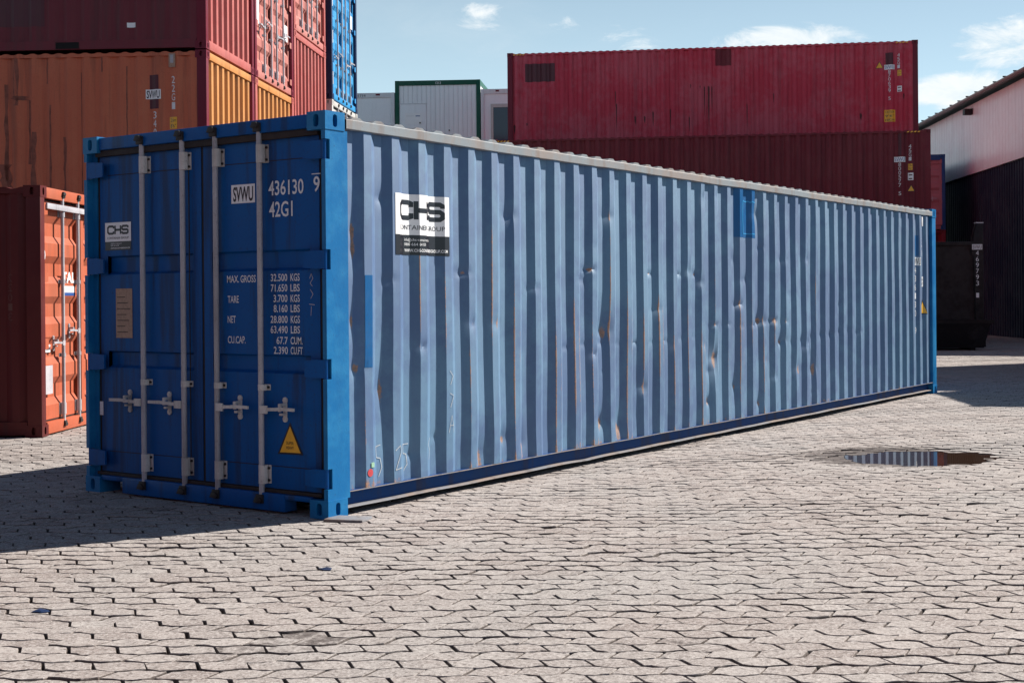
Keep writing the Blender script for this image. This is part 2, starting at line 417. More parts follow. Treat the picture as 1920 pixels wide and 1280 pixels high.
def casting_mesh(sx, sy, mat, ch=CH):
    """block with outer faces toward sx/sy, oval holes through the two outer sides; origin at the outer corner, base z = 0"""
    key = (sx, sy, mat, ch)
    if key in _cc: return _cc[key]
    mb = MB(); W, D, H = CW, CD, ch

    def holed(o, a, b, la, lb, n_in, hw, hh):
        o, a, b, n_in = Vector(o), Vector(a), Vector(b), Vector(n_in)
        pts = []
        for i in range(4): pts.append((-1 + i * 0.5, -1))
        for i in range(4): pts.append((1, -1 + i * 0.5))
        for i in range(4): pts.append((1 - i * 0.5, 1))
        for i in range(4): pts.append((-1, 1 - i * 0.5))
        out, inn, deep = [], [], []
        for u, v in pts:
            out.append(tuple(o + a * (la * (u + 1) / 2) + b * (lb * (v + 1) / 2)))
            an = math.atan2(v, u); r_ = hw
            ex, ey = math.cos(an) * hw, math.sin(an) * hw
            ey += (hh - hw) * (1 if v > 0.01 else -1 if v < -0.01 else 0)
            q = o + a * (la / 2 + ex) + b * (lb / 2 + ey); inn.append(tuple(q)); deep.append(tuple(q + n_in * 0.045))
        N = 16
        mb.add(out + inn + deep, [(i, (i + 1) % N, N + (i + 1) % N, N + i) for i in range(N)] + [(N + i, N + (i + 1) % N, 2 * N + (i + 1) % N, 2 * N + i) for i in range(N)] + [tuple(range(2 * N, 3 * N))])
    holed((0, 0, 0), (0, -sy, 0), (0, 0, 1), D, H, (-sx, 0, 0), 0.021, 0.041)
    holed((0, 0, 0), (-sx, 0, 0), (0, 0, 1), W, H, (0, -sy, 0), 0.024, 0.041)
    x1, y1 = -sx * W, -sy * D
    mb.add([(0, 0, 0), (x1, 0, 0), (x1, y1, 0), (0, y1, 0), (0, 0, H), (x1, 0, H), (x1, y1, H), (0, y1, H)],
           [(0, 1, 2, 3), (4, 5, 6, 7), (1, 2, 6, 5), (2, 3, 7, 6)])
    me = mb.mesh('corner_casting', mat, sharp=35)
    _cc[key] = me
    return me


def add_castings(root, W, L, H, mat):
    for sx in (-1, 1):
        for y, sy in ((0.0, -1), (L, 1)):
            for z in (0.0, H - CH):
                o = link('corner_casting', casting_mesh(sx, sy, mat), root); o.location = (sx * W / 2, y, z)


_share = {}


def shared(key, fn):
    if key not in _share: _share[key] = fn()
    return _share[key]


# ---- doors
def door_panel_mesh(x0, x1, z0, z1, y, style, mat):
    """a door leaf facing -y; flat leaf with pressed bands, or deep horizontal corrugation"""
    mb = MB(); m = 0.085
    rows = []
    if style == 'flat':
        bands = [(1.59, 1.72), (0.915, 1.031)]
        zs = [(z0, 0.0)]
        for b0, b1 in sorted(bands): zs += [(b0 - 0.004, 0), (b0 + 0.014, 0.030), (b1 - 0.010, 0.030), (b1 + 0.002, 0)]
        zs.append((z1, 0.0))
    else:
        n = 5; zs = [(z0, 0.0)]; h = (z1 - z0 - 0.16) / n
        for i in range(n):
            a = z0 + 0.08 + i * h
            zs += [(a + 0.16 * h, 0.0), (a + 0.34 * h, 0.042), (a + 0.66 * h, 0.042), (a + 0.84 * h, 0.0)]
        zs.append((z1, 0.0))
    xa, xb = x0 + m, x1 - m
    full = []
    for i, (z, d) in enumerate(zs):
        full.append((z, d))
    mb.sheet([[(xa, y + d, z), (xb, y + d, z)] for z, d in full])
    for xe in (xa, xb):                                   # pocket cheeks
        for i in range(len(full) - 1):
            (za, da), (zb, db) = full[i], full[i + 1]
            if da or db: mb.add([(xe, y, za), (xe, y + da, za), (xe, y + db, zb), (xe, y, zb)], [(0, 1, 2, 3)])
    for a, b in ((x0, xa), (xb, x1)):
        mb.box(a, b, y - 0.0, y + 0.045, z0, z1)
    mb.box(xa, xb, y + 0.05, y + 0.055, z0, z1)
    return mb.mesh('door', mat, sharp=20)


def bracket_mesh(w, h, mat):
    mb = MB(); mb.box(-w / 2, w / 2, -0.006, 0.0, -h / 2, h / 2)
    n = 8                                                   # hoop over the rod
    pr = [(0.030 * math.cos(math.pi * i / n), -0.006 - 0.030 * math.sin(math.pi * i / n)) for i in range(n + 1)]
    mb.sheet([[(x, y - 0.022 * (1 if 0 < i < n else 0.5), -h / 2) for i, (x, y) in enumerate(pr)], [(x, y - 0.022 * (1 if 0 < i < n else 0.5), h / 2) for i, (x, y) in enumerate(pr)]])
    for s_ in (-1, 1):
        mb.add([(x, y - 0.022, s_ * h / 2) for x, y in pr], [tuple(range(n + 1))])
    return mb.mesh('rod_bracket', mat, sharp=40)


def bolt_mesh():
    mb = MB(); mb.tube((0, -0.012, 0), (0, 0, 0), 0.009, 6); return mb.mesh('bolt', 'dark_iron')


def rod_mesh(z0, z1, mat):
    mb = MB(); mb.tube((0, 0, z0), (0, 0, z1), 0.0185, 14); return mb.mesh('lock_rod', mat, sharp=50)


def cam_mesh(top):
    mb = MB(); s_ = 1 if top else -1
    mb.box(-0.034, 0.030, -0.026, 0.030, -0.028, 0.030)
    mb.prism([(-0.050, -0.012), (0.012, -0.016), (0.030, 0.004), (0.006, 0.024), (-0.030, 0.026)], lambda a, b, d: (a, d, b + s_ * 0.012), -0.036, 0.012)
    mb.box(-0.05, 0.055, 0.016, 0.045, -0.052, 0.052)
    return mb.mesh('rod_cam', 'dark_iron', bevel=0.003)


def handle_mesh(sgn, mat, ln=0.30):
    """lever from the hub on the rod, running to sgn side"""
    mb = MB()
    mb.box(*(sorted((sgn * 0.012, sgn * 0.075))), -0.028, -0.014, -0.027, 0.025)
    pts = [(0.06, -0.016, 0.0), (ln * 0.5, -0.020, 0.004), (ln * 0.72, -0.032, 0.010), (ln * 1.12, -0.034, 0.008)]
    for a, b in zip(pts[:-1], pts[1:]):
        w0, w1 = 0.0115, 0.0100
        va = [(sgn * a[0], a[1] - 0.006, a[2] - w0), (sgn * a[0], a[1] + 0.006, a[2] - w0), (sgn * a[0], a[1] + 0.006, a[2] + w0), (sgn * a[0], a[1] - 0.006, a[2] + w0)]
        vb = [(sgn * b[0], b[1] - 0.006, b[2] - w1), (sgn * b[0], b[1] + 0.006, b[2] - w1), (sgn * b[0], b[1] + 0.006, b[2] + w1), (sgn * b[0], b[1] - 0.006, b[2] + w1)]
        mb.add(va + vb, [(0, 1, 2, 3), (7, 6, 5, 4), (0, 4, 5, 1), (1, 5, 6, 2), (2, 6, 7, 3), (3, 7, 4, 0)])
    return mb.mesh('lock_handle', mat, sharp=30)


def catch_mesh(mat):
    mb = MB()
    for dz in (0.062, -0.062):
        mb.tube((0, -0.010, dz), (0, 0.0, dz), 0.020, 14)
        mb.tube((0, -0.014, dz), (0, -0.009, dz), 0.009, 8)
    mb.box(-0.015, 0.015, -0.009, 0.0, -0.062, 0.062)
    mb.box(-0.013, 0.013, -0.052, -0.009, 0.024, 0.042); mb.box(-0.013, 0.012, -0.046, -0.009, -0.036, -0.022)
    mb.box(-0.012, 0.012, -0.058, -0.050, -0.010, 0.040)
    return mb.mesh('handle_catch', mat, sharp=35)


def hinge_mesh(sgn, mat):
    mb = MB()
    mb.prism([(-0.150, -0.050), (-0.06, -0.058), (0.030, -0.058), (0.030, 0.058), (-0.06, 0.058), (-0.150, 0.050)], lambda a, b, d: (sgn * a, d, b), 0.002, 0.016)
    mb.tube((sgn * 0.030, 0.014, -0.062), (sgn * 0.030, 0.014, 0.062), 0.014, 10)
    return mb.mesh('hinge', mat, sharp=35)


def add_doors(root, W, H, mat, style, rod_mat, hand_mat, far=False, rods=None, hinge_mat=None, yface=0.06, hinge_gap=0.115):
    z0, z1 = 0.155, H - 0.145
    hx = W / 2 - hinge_gap
    rods = rods or [(-0.590, -0.161), (0.173, 0.595)]
    leaves = []
    for side, (x0, x1), rr in ((-1, (-hx, -0.012), rods[0]), (1, (0.012, hx), rods[1])):
        d = link('door', shared(('door', round(x0, 3), round(H, 3), style, mat), lambda: door_panel_mesh(x0, x1, z0, z1, yface, style, mat)), root)
        leaves.append(d)
        g = MB()                                            # rubber seal round the leaf
        for a, b in ((x0 - 0.014, x0), (x1, x1 + 0.0115)): g.box(a, b, yface + 0.004, yface + 0.04, z0 - 0.012, z1 + 0.012)
        g.box(x0, x1, yface + 0.004, yface + 0.04, z1, z1 + 0.0135); g.box(x0, x1, yface + 0.004, yface + 0.04, z0 - 0.0135, z0)
        g.build('door_gasket', 'rubber', d)
        for k, rx in enumerate(rr):
            yr = yface - 0.036
            r = link('lock_rod', shared(('rod', round(H, 3), rod_mat), lambda: rod_mesh(0.105, H - 0.075, rod_mat)), d); r.location = (rx, yr, 0)
            for z, top in ((0.085, False), (H - 0.062, True)):
                c = link('rod_cam', shared(('cam', top), lambda: cam_mesh(top)), d); c.location = (rx, yr, z)
            for z, h in ((H - 0.233, 0.120), (0.818, 0.040), (0.246, 0.122)) + (((H * 0.62, 0.04),) if far else ()):
                q = link('rod_bracket', shared(('br', h, hand_mat), lambda: bracket_mesh(0.098, h, hand_mat)), d); q.location = (rx + 0.006, yface - 0.001, z)
                if not far:
                    for sx in (-0.037, 0.037):
                        for sz in ((-0.04, 0.04) if h > 0.1 else (0.0,)):
                            bo = link('bolt', shared('bolt', bolt_mesh), d); bo.location = (rx + 0.006 + sx, yface - 0.006, z + sz)
            sg = side
            zz = (0.676 if not far else 0.95 + 0.12 * k)
            hnd = link('lock_handle', shared(('handle', sg, hand_mat), lambda: handle_mesh(sg, hand_mat)), d); hnd.location = (rx, yr, zz)
            ct = link('handle_catch', shared(('catch', hand_mat), lambda: catch_mesh(hand_mat)), d); ct.location = (rx + sg * 0.19, yface, zz)
        for z in (0.255, 0.952, 1.648, 2.348) if H < 2.7 else (0.27, 1.0, 1.85, 2.6):
            hgm = shared(('hinge', side, hinge_mat or mat), lambda: hinge_mesh(side, hinge_mat or mat))
            hg = link('hinge', hgm, d); hg.location = (side * (W / 2 - 0.060), 0.008, z)
    return leaves


def sheet_side(prof, y0, y1, z0, z1, sx, W, mat, nz=1, name='side_panel'):
    ks = [k for k in prof.folds() if y0 <= k <= y1]
    rows = []
    for i in range(nz + 1):
        z = z0 + (z1 - z0) * i / nz
        rows.append([(sx * (W / 2 + prof.d(k)), k, z) for k in ks])
    mb = MB(); mb.sheet(rows)
    return mb.mesh(name, mat, smooth=False)


def container(label, loc, rotz, L=6.058, H=2.591, W=2.438, frame='red_paint', side='red_paint', door=None, door_style='corr', end='red_paint',
              group=None, sides=(-1, 1), rod_mat='galvanised', end_header=None, both_ends=False, post=None, roof=None, deep=0.036, name='shipping_container'):
    """local frame: +y from the door end (y = 0) to the far end (y = L), +x to the right of someone facing the doors from inside"""
    root = thing(name, label, 'container', loc, rotz, group)
    add_castings(root, W, L, H, post or frame)
    pm = shared(('post', round(H, 3), post or frame), lambda: MB().box(-0.055, 0.055, -0.075, 0.075, CH - 0.002, H - CH + 0.002).mesh('corner_post', post or frame, bevel=0.006))
    for sx in (-1, 1):
        for y in (0.078, L - 0.078):
            o = link('corner_post', pm, root); o.location = (sx * (W / 2 - 0.058), y, 0)
    prof = Prof(0.15, L - 0.15, 0.24, outer=-0.012, depth=deep)
    for sx in sides:
        link('side_panel', shared(('side', L, round(H, 3), side, sx, deep), lambda: sheet_side(prof, 0.15, L - 0.15, 0.15, H - 0.075, sx, W, side)), root)
    for sx in (-1, 1):
        for nm, z0, z1, dx in (('top_rail', H - 0.082, H - 0.036, 0.06), ('bottom_rail', 0.020, 0.155, 0.05)):
            mb = MB(); mb.box(*sorted((sx * (W / 2 - 0.004), sx * (W / 2 - dx))), 0.16, L - 0.16, z0, z1); mb.build(nm, frame, root)
    n = int(L / 0.21); rows = [[], []]
    for i in range(n * 4 + 1):
        y = 0.10 + (L - 0.2) * i / (n * 4); z = H - 0.034 + (0.0, 0.018, 0.018, 0.0)[i % 4]
        rows[0].append((-W / 2 + 0.004, y, z)); rows[1].append((W / 2 - 0.004, y, z))
    rows = [[(x, y, H - 0.038) for x, y, z in rows[0]], rows[0], rows[1], [(x, y, H - 0.038) for x, y, z in rows[1]]]
    link('roof_panel', shared(('roof', L, round(H, 3), roof or side), lambda: MB().sheet(rows).mesh('roof_panel', roof or side, smooth=False)), root)
    # base frame so that nothing is seen through
    MB().box(-W / 2 + 0.06, W / 2 - 0.06, 0.16, L - 0.16, 0.03, 0.13).build('floor_frame', 'dark_iron', root)

    def end_wall(y, sg, mat, hdr):
        pr = Prof(-W / 2 + 0.11, W / 2 - 0.11, -W / 2 + 0.20, pitch=0.262, out=0.090, slope=0.042, depth=0.058, outer=0.0)
        mb = MB(); mb.sheet([[(k, y + sg * (-0.03 + pr.d(k)), z) for k in pr.folds()] for z in (0.14, H - 0.10)])
        mb.build('end_wall', mat, root, smooth=False)
        for nm, z0, z1 in (('end_header', H - 0.125, H - 0.012), ('end_sill', 0.012, 0.15)):
            MB().box(-W / 2 + 0.165, W / 2 - 0.165, *sorted((y - sg * 0.010, y - sg * 0.10)), z0, z1).build(nm, hdr or mat, root, bevel=0.005)
    leaves = []
    if door:
        MB().box(-W / 2 + 0.165, W / 2 - 0.165, 0.012, 0.12, H - 0.118, H - 0.006).build('door_header', door, root, bevel=0.005)
        MB().box(-W / 2 + 0.165, W / 2 - 0.165, 0.012, 0.12, 0.012, 0.135).build('door_sill', door, root, bevel=0.005)
        leaves = add_doors(root, W, H, door, door_style, rod_mat, rod_mat, far=True, hinge_mat=door)
        root['leaves'] = 2
    else:
        end_wall(0.0, -1, end, end_header)
    end_wall(L, 1, end, end_header)

    def sidefn(sx, off=0.004): return lambda a, b: Vector((sx * (W / 2 + prof.d(a) + off), a, b))
    return root, prof, sidefn, leaves


def number_column(root, prof, fn, chars, a, b_top, h, step, mat='white_lettering', w=None, name='number_lettering'):
    for i, c in enumerate(chars):
        if c == ' ': continue
        draped(name, text2d(c, a, b_top - h - i * step, h, w or h * 0.52), prof.folds(), fn, mat, root)


def triangle_sign(fnA, fnB, root, a, b, s_, cuts=None, text=True):
    """yellow warning triangle with black border; a, b lower centre"""
    def part(nm, geo, fn, mat):
        if cuts: return draped(nm, geo, cuts, fn, mat, root)
        return flat_part(nm, geo, fn, mat, root)
    h = s_ * 0.88
    part('warning_triangle', ([(a - s_ / 2, b), (a + s_ / 2, b), (a, b + h)], [(0, 1, 2)]), fnA, 'black_vinyl')
    k = 0.80
    part('warning_triangle', ([(a - s_ / 2 * k, b + s_ * 0.055), (a + s_ / 2 * k, b + s_ * 0.055), (a, b + s_ * 0.055 + h * k)], [(0, 1, 2)]), fnB, 'yellow_vinyl')


# ================================================================ the ground
yard = MB(); yard.add([(-300, -200, -0.045), (300, -200, -0.045), (300, 400, -0.045), (-300, 400, -0.045)], [(0, 1, 2, 3)])
ground = yard.build('ground', 'yard_ground', smooth=False); ground['kind'] = 'structure'
ground['label'] = 'worn grey interlocking concrete paving of the container yard'

PR = 0.56; PU = (math.cos(PR), math.sin(PR)); PV = (-math.sin(PR), math.cos(PR)); PL, PW = 0.190, 0.1115
SINK = [(1118, 1021), (1715, 971), (320, 1022), (1640, 955), (1245, 1035), (250, 1148)]
PUD = (2.22, 5.02)


def px_ground(x, y):
    d = RT * ((x - 1077.25) / 2435.8) + UP * (-(y - 561.9) / 2435.8) + FW
    t_ = -CAM.z / d.z
    return CAM.x + d.x * t_, CAM.y + d.y * t_


SINKW = [px_ground(*p_) for p_ in SINK]
STAINS = [(*px_ground(590, 1195), 0.28, 0.55), (*px_ground(480, 1210), 0.16, 0.5), (*px_ground(640, 1140), 0.16, 0.35), (*px_ground(1520, 870), 0.8, 0.30), (*px_ground(1330, 868), 0.6, 0.22),
          (*px_ground(1780, 1045), 0.12, 0.35), (*px_ground(600, 1065), 0.10, 0.4), (*px_ground(1190, 1180), 0.3, 0.22), (*px_ground(90, 1140), 0.14, 0.4), (PUD[0] - 0.25, PUD[1] - 0.1, 0.80, 1.05), (PUD[0] - 0.75, PUD[1] - 0.35, 0.6, 0.55)]
_sr = random.Random(21)
for _ in range(26): STAINS.append((*px_ground(_sr.uniform(-100, 2000), 760 + 560 * _sr.random() ** 0.6), _sr.uniform(0.07, 0.30), _sr.uniform(0.25, 0.48)))


def hgt(x, y):
    h = 0.004 * math.sin(x * 1.7 + 0.6 * y) + 0.004 * math.sin(y * 1.3 - x * 0.9 + 1.0) + 0.003 * math.sin(x * 4.1 - y * 3.3)
    r2 = ((x - PUD[0]) ** 2 + (y - PUD[1]) ** 2) / (2 * 0.385 ** 2)
    return h * min(1.0, 0.25 + r2) - 0.034 * math.exp(-r2) - 0.002


def build_pavers():
    rnd = random.Random(11)
    singles, V, F, T, ST = [], [], [], [], []
    A = 0.0125
    items = []
    for k in range(-20, 470):
        tc = k * PW
        Zmid = tc
        if tc < 2.6: continue
        if tc < 17.0: s_lo, s_hi = -0.60 * tc - 2.2, 0.50 * tc + 2.2
        elif tc < 46: s_lo, s_hi = 0.20 * tc - 1.5, 0.50 * tc + 2.5
        else: break
        off = 0.5 * PL if k % 2 else 0.0
        i0, i1 = int(s_lo / PL), int(s_hi / PL)
        for i in range(i0, i1 + 1): items.append((k, i, off, tc))
    phase = lambda k: 0.5 * PL if k % 2 else 0.0

    def bound(k, s_):      # lower boundary of row k (= upper boundary of row k-1)
        return k * PW + A * math.cos(2 * math.pi * (s_ - phase(k - 1) - 0.5 * PL) / PL)
    near = []
    for k, i, off, tc in items:
        s0 = i * PL + off; sc = s0 + PL / 2; t0 = tc + PW / 2
        cx = CAM.x + PU[0] * sc + PV[0] * t0; cy = CAM.y + PU[1] * sc + PV[1] * t0
        dv = Vector((cx, cy, 0)) - CAM; Z = dv.dot(FW); X = dv.dot(RT)
        if Z < 2: continue
        px = 1077 + 2436 * X / Z; py = 562 + 2436 * 1.398 / Z
        infr = -20 < px < 1940 and py < 1290
        if infr: near.append((Z, k, i))
        sl_ = 0.018 if k % 2 else -0.019
        nseg = 7 if Z < 7.5 else 4 if Z < 14 else 2
        lo, hi = [], []
        sa0, sa1 = s0 - sl_, s0 + PL - sl_           # lower joint feet / upper joint feet
        sb0, sb1 = s0 + sl_, s0 + PL + sl_
        for j in range(nseg + 1):
            f = j / nseg
            s1 = sa0 + (sa1 - sa0) * f; s2 = sb0 + (sb1 - sb0) * f
            lo.append((s1, bound(k, s1))); hi.append((s2, bound(k + 1, s2)))
        ring = lo + hi[::-1]
        mx = sum(q[0] for q in ring) / len(ring); my = sum(q[1] for q in ring) / len(ring)
        gap = 0.0027 + 0.0018 * rnd.random()
        fx, fy = 1 - 2 * gap / PL, 1 - 2.3 * gap / PW
        jx, jy = rnd.gauss(0, 0.0010), rnd.gauss(0, 0.0010)
        dz = rnd.gauss(0, 0.0011); ta, tb = rnd.gauss(0, 0.007), rnd.gauss(0, 0.009)
        for wx, wy in SINKW:
            if (cx - wx) ** 2 + (cy - wy) ** 2 < 0.010: dz -= 0.008; tb += 0.06
        if rnd.random() < 0.012: dz -= 0.005; ta += 0.03
        base = hgt(cx, cy) + dz
        pts = []
        for (s_, t_) in ring:
            jj = 0.0024 if Z < 14 else 0
            pts.append(((s_ - mx) * fx + jx + rnd.gauss(0, jj), (t_ - my) * fy + jy + rnd.gauss(0, jj)))
        n = len(pts); vs = []
        bev = 0.0030 + 0.0022 * rnd.random()
        lay = ((1.0, 1.0, -0.040), (1.0, 1.0, -bev * 2.2), (1 - 2 * bev / PL, 1 - 2 * bev / PW, 0.0)) if Z < 22 else ((1.0, 1.0, -0.03), (0.985, 0.97, 0.0))
        for kx, ky, zz in lay:
            for (p_, q_) in pts:
                zt = base + ta * p_ + tb * q_ + zz if zz > -0.02 else base - 0.04
                if zz == 0.0 and Z < 14: zt += rnd.gauss(0, 0.0007)
                gs, gt = mx + p_ * kx, my + q_ * ky
                gs, gt = gs + 0.050 * math.sin(0.8 * gt + 1.0) + 0.026 * math.sin(1.9 * gs + 0.7 * gt), gt + 0.030 * math.sin(0.9 * gs) + 0.016 * math.sin(2.3 * gs + 0.5 * gt)
                vs.append((CAM.x + PU[0] * gs + PV[0] * gt, CAM.y + PU[1] * gs + PV[1] * gt, zt))
        fs = []
        for l in range(len(lay) - 1):
            fs += [(l * n + j, l * n + (j + 1) % n, (l + 1) * n + (j + 1) % n, (l + 1) * n + j) for j in range(n)]
        top = tuple(range((len(lay) - 1) * n, len(lay) * n)); fs.append(top)
        tint = min(1, max(0, rnd.gauss(0.5, 0.30)))
        stn = 0.0
        for wx, wy, r_, s_ in STAINS: stn = max(stn, s_ * math.exp(-((cx - wx) ** 2 + (cy - wy) ** 2) / (r_ * r_)))
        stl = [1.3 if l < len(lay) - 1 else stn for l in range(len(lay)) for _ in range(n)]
        rec = (vs, fs, tint, stl, Z, infr)
        singles.append(rec)
    order = sorted((i for i, r in enumerate(singles) if r[5]), key=lambda i: singles[i][4])[:300]
    pick = set(order)

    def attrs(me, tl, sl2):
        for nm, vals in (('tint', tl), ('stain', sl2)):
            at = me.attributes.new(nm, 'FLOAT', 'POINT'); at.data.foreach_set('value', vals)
    for i in order:
        vs, fs, ti, stn, _, _ = singles[i]
        c = vs[0]; me = bpy.data.meshes.new('paver'); me.from_pydata([(a - c[0], b - c[1], z + 0.045) for a, b, z in vs], [], fs)
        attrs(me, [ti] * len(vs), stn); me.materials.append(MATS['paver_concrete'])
        me.polygons.foreach_set('use_smooth', [True] * len(fs)); me.set_sharp_from_angle(angle=math.radians(24))
        o = link('paver', me, ground); o.location = (c[0], c[1], -0.045)
    for i, (vs, fs, ti, stn, _, _) in enumerate(singles):
        if i in pick: continue
        o = len(V); V.extend(vs); F.extend([tuple(q + o for q in f) for f in fs]); T.extend([ti] * len(vs)); ST.extend(stn)
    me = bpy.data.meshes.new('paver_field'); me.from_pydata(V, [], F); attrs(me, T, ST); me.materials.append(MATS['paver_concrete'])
    me.polygons.foreach_set('use_smooth', [True] * len(F)); me.set_sharp_from_angle(angle=math.radians(24)); me.update()
    o = link('paver_field', me, ground); o['kind'] = 'stuff'
    print('pavers', len(singles), 'faces', len(F))


build_pavers()
pud = MB(); n_ = 40
pud.add([(PUD[0] + 0.72 * math.cos(2 * math.pi * i / n_), PUD[1] + 0.72 * math.sin(2 * math.pi * i / n_), -0.0145) for i in range(n_)], [tuple(range(n_))])
po = pud.build('puddle', 'puddle_water', smooth=False); po['kind'] = 'structure'; po['label'] = 'small brown rain puddle on the paving mirroring the blue container'


# ================================================================ the long blue container
MW, ML, MH = 2.438, 12.192, 2.591
main = thing('shipping_container', 'long blue shipping container with faded dented corrugated side, closed doors toward the viewer', 'container', (-MW / 2, 0, 0))
add_castings(main, MW, ML, MH, 'blue_post')
for sx in (-1, 1):
    for y0, y1 in ((0.004, 0.205), (ML - 0.165, ML - 0.004)):
        xo = sx * (MW / 2 - 0.005); xi = sx * (MW / 2 - 0.085)
        mb = MB()
        if y0 < 1:                                          # door post with the hinge slots left open
            zs = [CH - 0.001, 0.190, 0.318, 0.888, 1.016, 1.584, 1.712, 2.284, 2.412, MH - CH + 0.001]
            xn = sx * (MW / 2 - 0.040)
            for i in range(len(zs) - 1):
                if i % 2 == 0: mb.box(*sorted((xo, xn)), y0, y0 + 0.052, zs[i], zs[i + 1])
                else: mb.box(*sorted((xo, xn)), y0 + 0.040, y0 + 0.052, zs[i], zs[i + 1])
            mb.box(*sorted((xo - sx * 0.0, xi)), y0 + 0.052, y1, zs[0], zs[-1])
            bmj = mb.build('corner_post', 'blue_post', main, smooth=False)
        else:
            mb.box(*sorted((xo, sx * (MW / 2 - 0.12))), y0, y1, CH - 0.001, MH - CH + 0.001); mb.build('corner_post', 'blue_post', main, bevel=0.006)

PM = Prof(0.207, ML - 0.163, 0.364, pitch=0.2785, outer=-0.010)
rd = random.Random(5)
# dents on the lit side: along, height, radii, depth
DENTS = [(0.29, 1.85, .05, .10, .022), (0.30, 1.72, .04, .06, .02), (0.28, 1.26, .04, .09, .025), (0.31, 0.95, .05, .05, .03), (0.56, 2.07, .05, .04, .012),
         (0.62, 1.52, .05, .02, .014), (0.56, 0.80, .06, .16, .020), (0.95, 1.06, .05, .03, .012), (1.435, 1.585, .07, .018, .020), (1.53, 1.21, .05, .05, .014), (1.82, 1.20, .06, .05, .012),
         (1.61, 0.25, .06, .12, .022), (1.91, 0.34, .05, .07, .020), (2.15, 0.28, .05, .10, .022), (2.31, 1.47, .06, .018, .014), (3.12, 1.625, .07, .016, .022),
         (4.15, 1.605, .05, .014, .018), (4.70, 1.60, .05, .014, .014), (5.02, 1.61, .06, .016, .022), (3.37, 1.11, .09, .12, .030), (5.39, 0.79, .07, .13, .040),
         (5.93, 1.31, .09, .03, .016), (6.43, 1.14, .09, .05, .030), (6.77, 1.13, .10, .02, .026), (3.31, 0.34, .07, .10, .030), (3.60, 0.27, .07, .10, .026), (5.27, 0.38, .05, .05, .024),
         (5.86, 0.50, .06, .08, .020), (6.42, 0.28, .06, .05, .022), (3.99, 0.59, .05, .06, .018), (7.70, 0.87, .06, .03, .016), (7.39, 0.59, .08, .10, .02), (7.84, 0.57, .08, .12, .022),
         (6.33, 2.25, .09, .12, .026), (0.85, 0.33, .05, .02, .012), (1.12, 0.42, .04, .02, .014), (6.97, 0.90, .07, .04, .02), (2.0, 2.02, .06, .05, .014), (3.42, 2.08, .07, .05, .012), (5.15, 2.35, .05, .10, .014), (5.45, 2.38, .05, .10, .016)]
for k in range(9): DENTS.append((2.75 + 0.2785 * k + rd.uniform(-.02, .02), 0.995 + 0.012 * math.sin(k), .06, .012, rd.uniform(.008, .016)))
for k in range(7): DENTS.append((5.4 + 0.2785 * k + rd.uniform(-.02, .02), 1.10 + rd.uniform(-.02, .02), .06, .014, rd.uniform(.008, .018)))
for k in range(9): DENTS.append((7.0 + 0.2785 * k + rd.uniform(-.03, .03), 0.90 + 0.02 * k / 3 + rd.uniform(-.03, .03), .06, .03, rd.uniform(.006, .014)))
for k in range(26): DENTS.append((rd.uniform(0.8, 9.0), rd.uniform(.25, 1.9), rd.uniform(.04, .09), rd.uniform(.015, .06), rd.uniform(.004, .013)))
WOB = [(rd.uniform(2, 9), rd.uniform(1.5, 5), rd.uniform(0, 6.28), rd.uniform(0.0006, 0.0016)) for _ in range(7)]


def mdisp(y, z):
    d = 0.0
    for a, b, ra, rb, k in DENTS:
        u = (y - a) / ra
        if abs(u) > 2.6: continue
        v = (z - b) / rb
        if abs(v) > 2.6: continue
        d -= (k if rb > 0.025 else k * 0.7) * math.exp(-(abs(u) ** 1.6 + abs(v) ** 1.15))
    e = min(1.0, max(0.0, (z - 0.16) / 0.2)) * min(1.0, max(0.0, (2.48 - z) / 0.2)) * min(1, max(0, (y - 0.2) / 0.2)) * min(1, max(0, (ML - 0.2 - y) / 0.2))
    low = max(0.0, 1.0 - z / 1.6) * math.exp(-((y - 3.6) / 3.2) ** 2)
    for fy, fz, ph, am in WOB: d += am * (1 + 2.5 * low) * math.sin(y * fy + z * fz + ph)
    return d * (0.25 + 0.75 * e)


